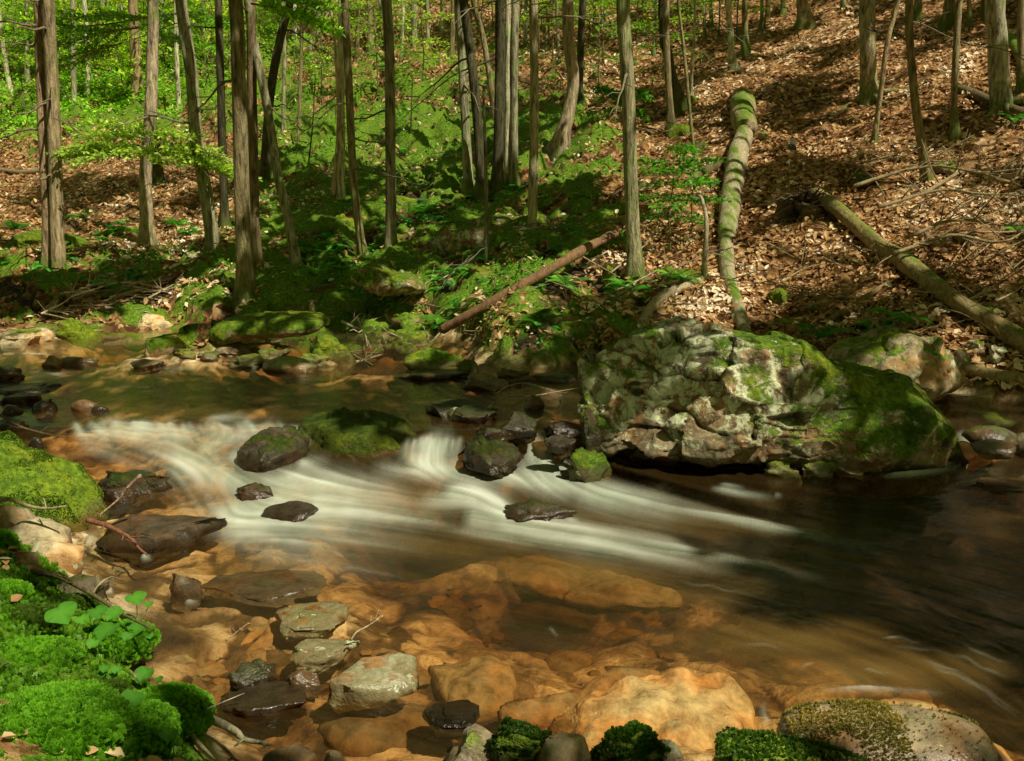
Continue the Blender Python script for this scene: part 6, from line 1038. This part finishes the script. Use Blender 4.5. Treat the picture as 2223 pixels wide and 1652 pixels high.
for k, (a, b_, w, h, asp, n, sz, lab) in enumerate(CU_):
    p = at_t(a, b_); d = depth(p); rx = w/2/FOC*d; rz = h/FOC*d*.40; V, F = rock_shape(300+k, 5, 2, .09, boxy=.95, tight=(.85, .95)); V = V*np.array([rx, rx*asp, rz]); V += unit(V)*(.005*fbm(V*22, 3, k))[:, None]
    o = link('moss_cushion', mesh_np('moss_cushion', V, F, True), ROCK, loc=p+np.array([0, 0, -rz*.15])); o.color = (1.0, 0, .6, -1); tag(o, lab, 'moss', 'moss cushions on the near left bank', px=(a, b_))
    c = (.085, .20, .015) if k not in (5, 8, 9) else (.04, .075, .01)
    moss_fronds(V, F, int(n*1.25), sz*1.55, c, o)
y = rng.uniform(1.45, 4.0, 70000); x = rng.uniform(-3.2, -.5, 70000); z = H(x, y); k = (z > .09+.05*fbm(np.stack([x, y, z], 1)*4, 2, 5)); Pm = np.stack([x, y, z], 1)[k][:26000]
Fm = np.arange(len(Pm)*3).reshape(-1, 3); Vm = np.repeat(Pm, 3, 0)+np.tile(np.array([[0, 0, 0], [.004, 0, 0], [0, .004, 0]]), (len(Pm), 1))
o = moss_fronds(Vm, Fm, len(Pm), .025, (.08, .18, .014), None, 'moss'); o['kind'] = 'stuff'; o['label'] = 'green moss carpet on the near left bank'; o['category'] = 'moss'
for o in [x for x in bpy.data.objects if x.name == 'mossy_boulder']:
    me = o.data; V = np.array([v.co[:] for v in me.vertices]); F = np.array([p.vertices[:] for p in me.polygons]); moss_fronds(V, F, 30000, .0085, (.09, .14, .012), o, zmin=.1, gap=-.22)
for lab, n, sz, c in [('stone with thick green moss right', 3500, .014, (.04, .09, .01)), ('dark moss covered stone behind the round', 2500, .012, (.025, .055, .008)), ('grey green slab with a moss top', 3500, .012, (.04, .085, .01))]:
    for o, _, _ in TH:
        if o.get('label', '').startswith(lab):
            me = o.data; S = np.array(o.scale[:]); V = np.array([v.co[:] for v in me.vertices])*S; F = np.array([p.vertices[:] for p in me.polygons]); q = moss_fronds(V, F, n, sz, c, o, zmin=.35); q.scale = tuple(1/S)
for o, _, _ in list(TH):
    if o.get('label', '').startswith('wet glistening'):
        me = o.data; V = np.array([v.co[:] for v in me.vertices]); F = np.array([p.vertices[:] for p in me.polygons]); V2 = V+np.array(o.location); vis = (V2[:, 2] > .01); F2 = F[vis[F].all(1)]
        moss_fronds(V, F2, 4500, .010, (.20, .17, .06), o, 'stringy_moss', zmin=-.3, gap=.05)
# violet plants with heart shaped leaves
def heart(c, D, N, w):
    D = unit(D); N = unit(N-D*np.dot(N, D)); S = np.cross(N, D); t = np.linspace(0, 2*math.pi, 22, endpoint=False)
    x = .5*np.sin(t)*(1.02-.1*np.cos(t)); y = -.42*np.cos(t)+.28*np.abs(np.sin(t))**2*.3+.13*np.exp(-(np.minimum(t, 2*math.pi-t)/.35)**2); y = np.where(np.abs(t-math.pi) < .5, y+.16*(1-np.abs(t-math.pi)/.5), y)
    z = .22*np.abs(x)-.32*y*y+.02*np.sin(t*5); V = c+w*(x[:, None]*S+y[:, None]*D+z[:, None]*N); V = np.concatenate([V, [c]]); k = np.arange(22); return V, np.stack([k, (k+1) % 22, np.full(22, 22)], 1)
VP = [(131, 1328, 74, 0), (210, 1326, 46, 0), (252, 1330, 52, 0), (293, 1296, 50, 0), (237, 1365, 66, 0), (297, 1365, 46, 0), (316, 1459, 46, 0), (240, 1459, 52, 1), (289, 1514, 58, 0), (146, 1536, 44, 0), (113, 1505, 40, 0), (124, 1572, 28, 0), (366, 1591, 44, 0), (203, 1395, 32, 0), (272, 1500, 22, 0), (240, 1515, 22, 0), (186, 1490, 18, 0), (340, 1570, 30, 0)]
VL = ['widest heart shaped leaf plant at the left of the row above the moss', 'heart leaf plant second from the left above the moss', 'heart leaf plant with a leaf tilted towards stream above the moss', 'highest heart leaf plant beside the dark bank stick', 'broad leaf plant drooping in the middle of the moss', 'heart leaf plant beside a small fern tip over the water', 'scallop edged leaf plant over the water side moss', 'clover like plant with four small round leaves', 'large upright heart leaf plant in the lower moss', 'heart leaf plant lying on the largest moss cushion', 'pale heart leaf plant near top of the largest cushion', 'tiny leaf plant low on the largest moss cushion', 'heart leaf plant at the right edge of the moss near the sticks', 'small leaf plant half sunk in the upper moss', 'tiny round leaf plant next to the large upright leaf', 'smallest round leaf plant left of the large upright leaf', 'tiny seedling plant in the dark moss hollow', 'narrow leaf plant at the lower right of the moss']
for (a, b_, w, kind), lab in zip(VP, VL):
    g = at_t(a+rnd.uniform(-6, 10), b_+rnd.uniform(55, 85)*(.5+.5*w/50)); Y = g[1]; c = at_y(a, b_, Y); root = empty('heart_leaf_plant', g); sz = w/FOC*depth(c); m, st = MB(), MB(); sz *= .85
    pts = [c] if not kind else [at_y(a+dx, b_+dy, Y) for dx, dy in ((-16, 4), (-12, -10), (14, -8), (2, 8))]
    if not kind and w > 44: pts.append(at_y(a+w*.62, b_+14, Y+.01))
    for i, q in enumerate(pts):
        s = sz*(.5 if kind else 1 if i == 0 else .45); a2 = rnd.uniform(-.8, .8); V, F = heart(q-g, np.array([math.sin(a2), -math.cos(a2)*.8, -.25]), np.array([rnd.uniform(-.25, .25), -.25, 1.]), s*1.05); t0_ = .5+rnd.uniform(-.15, .15); m.add(V, F, np.clip(np.concatenate([t0_+.28*np.abs(np.sin(np.arange(22)*1.9))-.2, [t0_+.22]]), 0, 1))
        st.tube(resample(np.array([[0, 0, -.03], (q-g)*.55+np.array([.01, 0, 0]), q-g]), 8), np.linspace(.0022, .0013, 8), 5, .5)
    link('leaf', m.mesh('leaf', True), LEAF, root, color=(.065, .19, .025, 1)); link('stem', st.mesh('stem'), LEAF, root, color=(.10, .2, .03, 1)); tag(root, lab, 'plant', 'heart leaved plants in the moss', px=(a, b_))
P0 = at_t(270, 1420); o = link('fern_tip', FM[2], LEAF, loc=P0); o.scale = (.12, .12, .12); o.color = (.09, .27, .03, 1); tag(o, 'small fern frond poking out of the near moss', 'fern', px=(290, 1370))
for k, (a, b_) in enumerate([(18, 1568), (64, 1628), (8, 1636), (228, 1528), (140, 1642), (330, 1630), (430, 1640)]):
    p = at_t(a, b_)+np.array([0, 0, .045]); V, F = leaves(np.zeros((1, 3)), rdir(1, .2), np.array([[0., -.3, 1]]), np.array([.045]), np.array([.026]), .2, .25); o = link('fallen_leaf', mesh_np('fallen_leaf', V, F, True, {'tint': np.full(6, .75)}), LITTER, loc=p); tag(o, None, 'leaf', 'dry leaves on the near moss', px=(a, b_), auto=('dry leaf', 'tan'))
# ------------------------------------------------------------------ labels of the many: told apart by the nearest thing one can find
LM = [('brown twin trunks', 115, 430), ('sunlit white lower trunk', 320, 480), ('crooked grey trunk', 445, 480), ('thickest furrowed trunk', 525, 500), ('slanting speckled trunk', 610, 430), ('dead peeling trunk', 730, 300), ('lichen footed trunk', 848, 400), ('tight trunk cluster', 1050, 330), ('lone slender tan trunk', 1157, 450), ('bowed trunk', 1235, 200), ('sturdy greenish trunk', 1368, 380), ('knotty fallen log', 1590, 500), ('hollow mossy log', 1612, 260), ('broad tan trunk', 1885, 120), ('bowed brown trunk', 1990, 250), ('wide cracked trunk', 2165, 120), ('long yellow mossy log', 1990, 618), ('torn root plate', 1745, 450), ('huge boulder', 1680, 870), ('pale curved root', 1440, 660), ('diagonal brown log', 1150, 655), ('rock ledge', 1080, 520), ('pale broken slab', 850, 610), ('overhanging slab', 580, 705), ('pale white block', 335, 700), ('sunny flat boulder', 60, 725), ('hemlock bough', 330, 320), ('bright fern bank', 230, 235), ('moss capped stone by the log foot', 940, 785), ('flat red slab', 350, 1160), ('long flat slab', 570, 1275), ('upright angular stone', 400, 1270), ('white topped stone', 690, 1340), ('pale forked twig', 795, 1360), ('stone with white patch', 820, 1470), ('black wet slab', 985, 1555), ('glistening wet rock', 1900, 1560), ('bottom mossy slab', 1700, 1620), ('round grey green stone', 1220, 1630), ('slate grey stone', 570, 1525), ('leafy sapling', 1430, 450), ('charred stump', 1720, 315), ('smooth pale trunk uphill', 1586, 80), ('top edge trunk base', 1745, 30), ('far upper middle trunk', 899, 60), ('dark leaning trunk pair', 600, 120), ('short leaning dark trunk', 1465, 180), ('thin grey trunk by the fern bank', 160, 120), ('furrowed upper trunk', 331, 120), ('largest moss cushion', 95, 1590), ('chute by the boulder', 1180, 1000), ('submerged gold ledge', 1260, 1235)]
seen = {}
def rel(dx, dy):
    if abs(dx) < 26 and abs(dy) < 26: return 'touching'
    a = math.degrees(math.atan2(-dy, dx)) % 360
    return ('right of', 'above and right of', 'above', 'above and left of', 'left of', 'below and left of', 'below', 'below and right of')[int((a+22.5)//45) % 8]
for o, px, auto in TH:
    if o.get('label'): seen.setdefault(o['label'], []).append(o)
WIDE = ['', 'close ', 'little way ', 'further ']
for o, px, auto in TH:
    if o.get('label') or not auto: continue
    c = sorted(LM, key=lambda l: (l[1]-px[0])**2+(l[2]-px[1])**2)
    best = None
    for l in c[:4]:
        base = f"{auto[1]} {auto[0]} {rel(px[0]-l[1], px[1]-l[2])} the {l[0]}"
        for l2 in [None]+[q for q in c[:7] if q is not l]:
            t = base if l2 is None else base+f", {rel(px[0]-l2[1], px[1]-l2[2])} the {l2[0]}"
            if t not in seen and len(t.split()) <= 16: best = t; break
        if best: break
    o['label'] = best or base; seen.setdefault(o['label'], []).append(o)
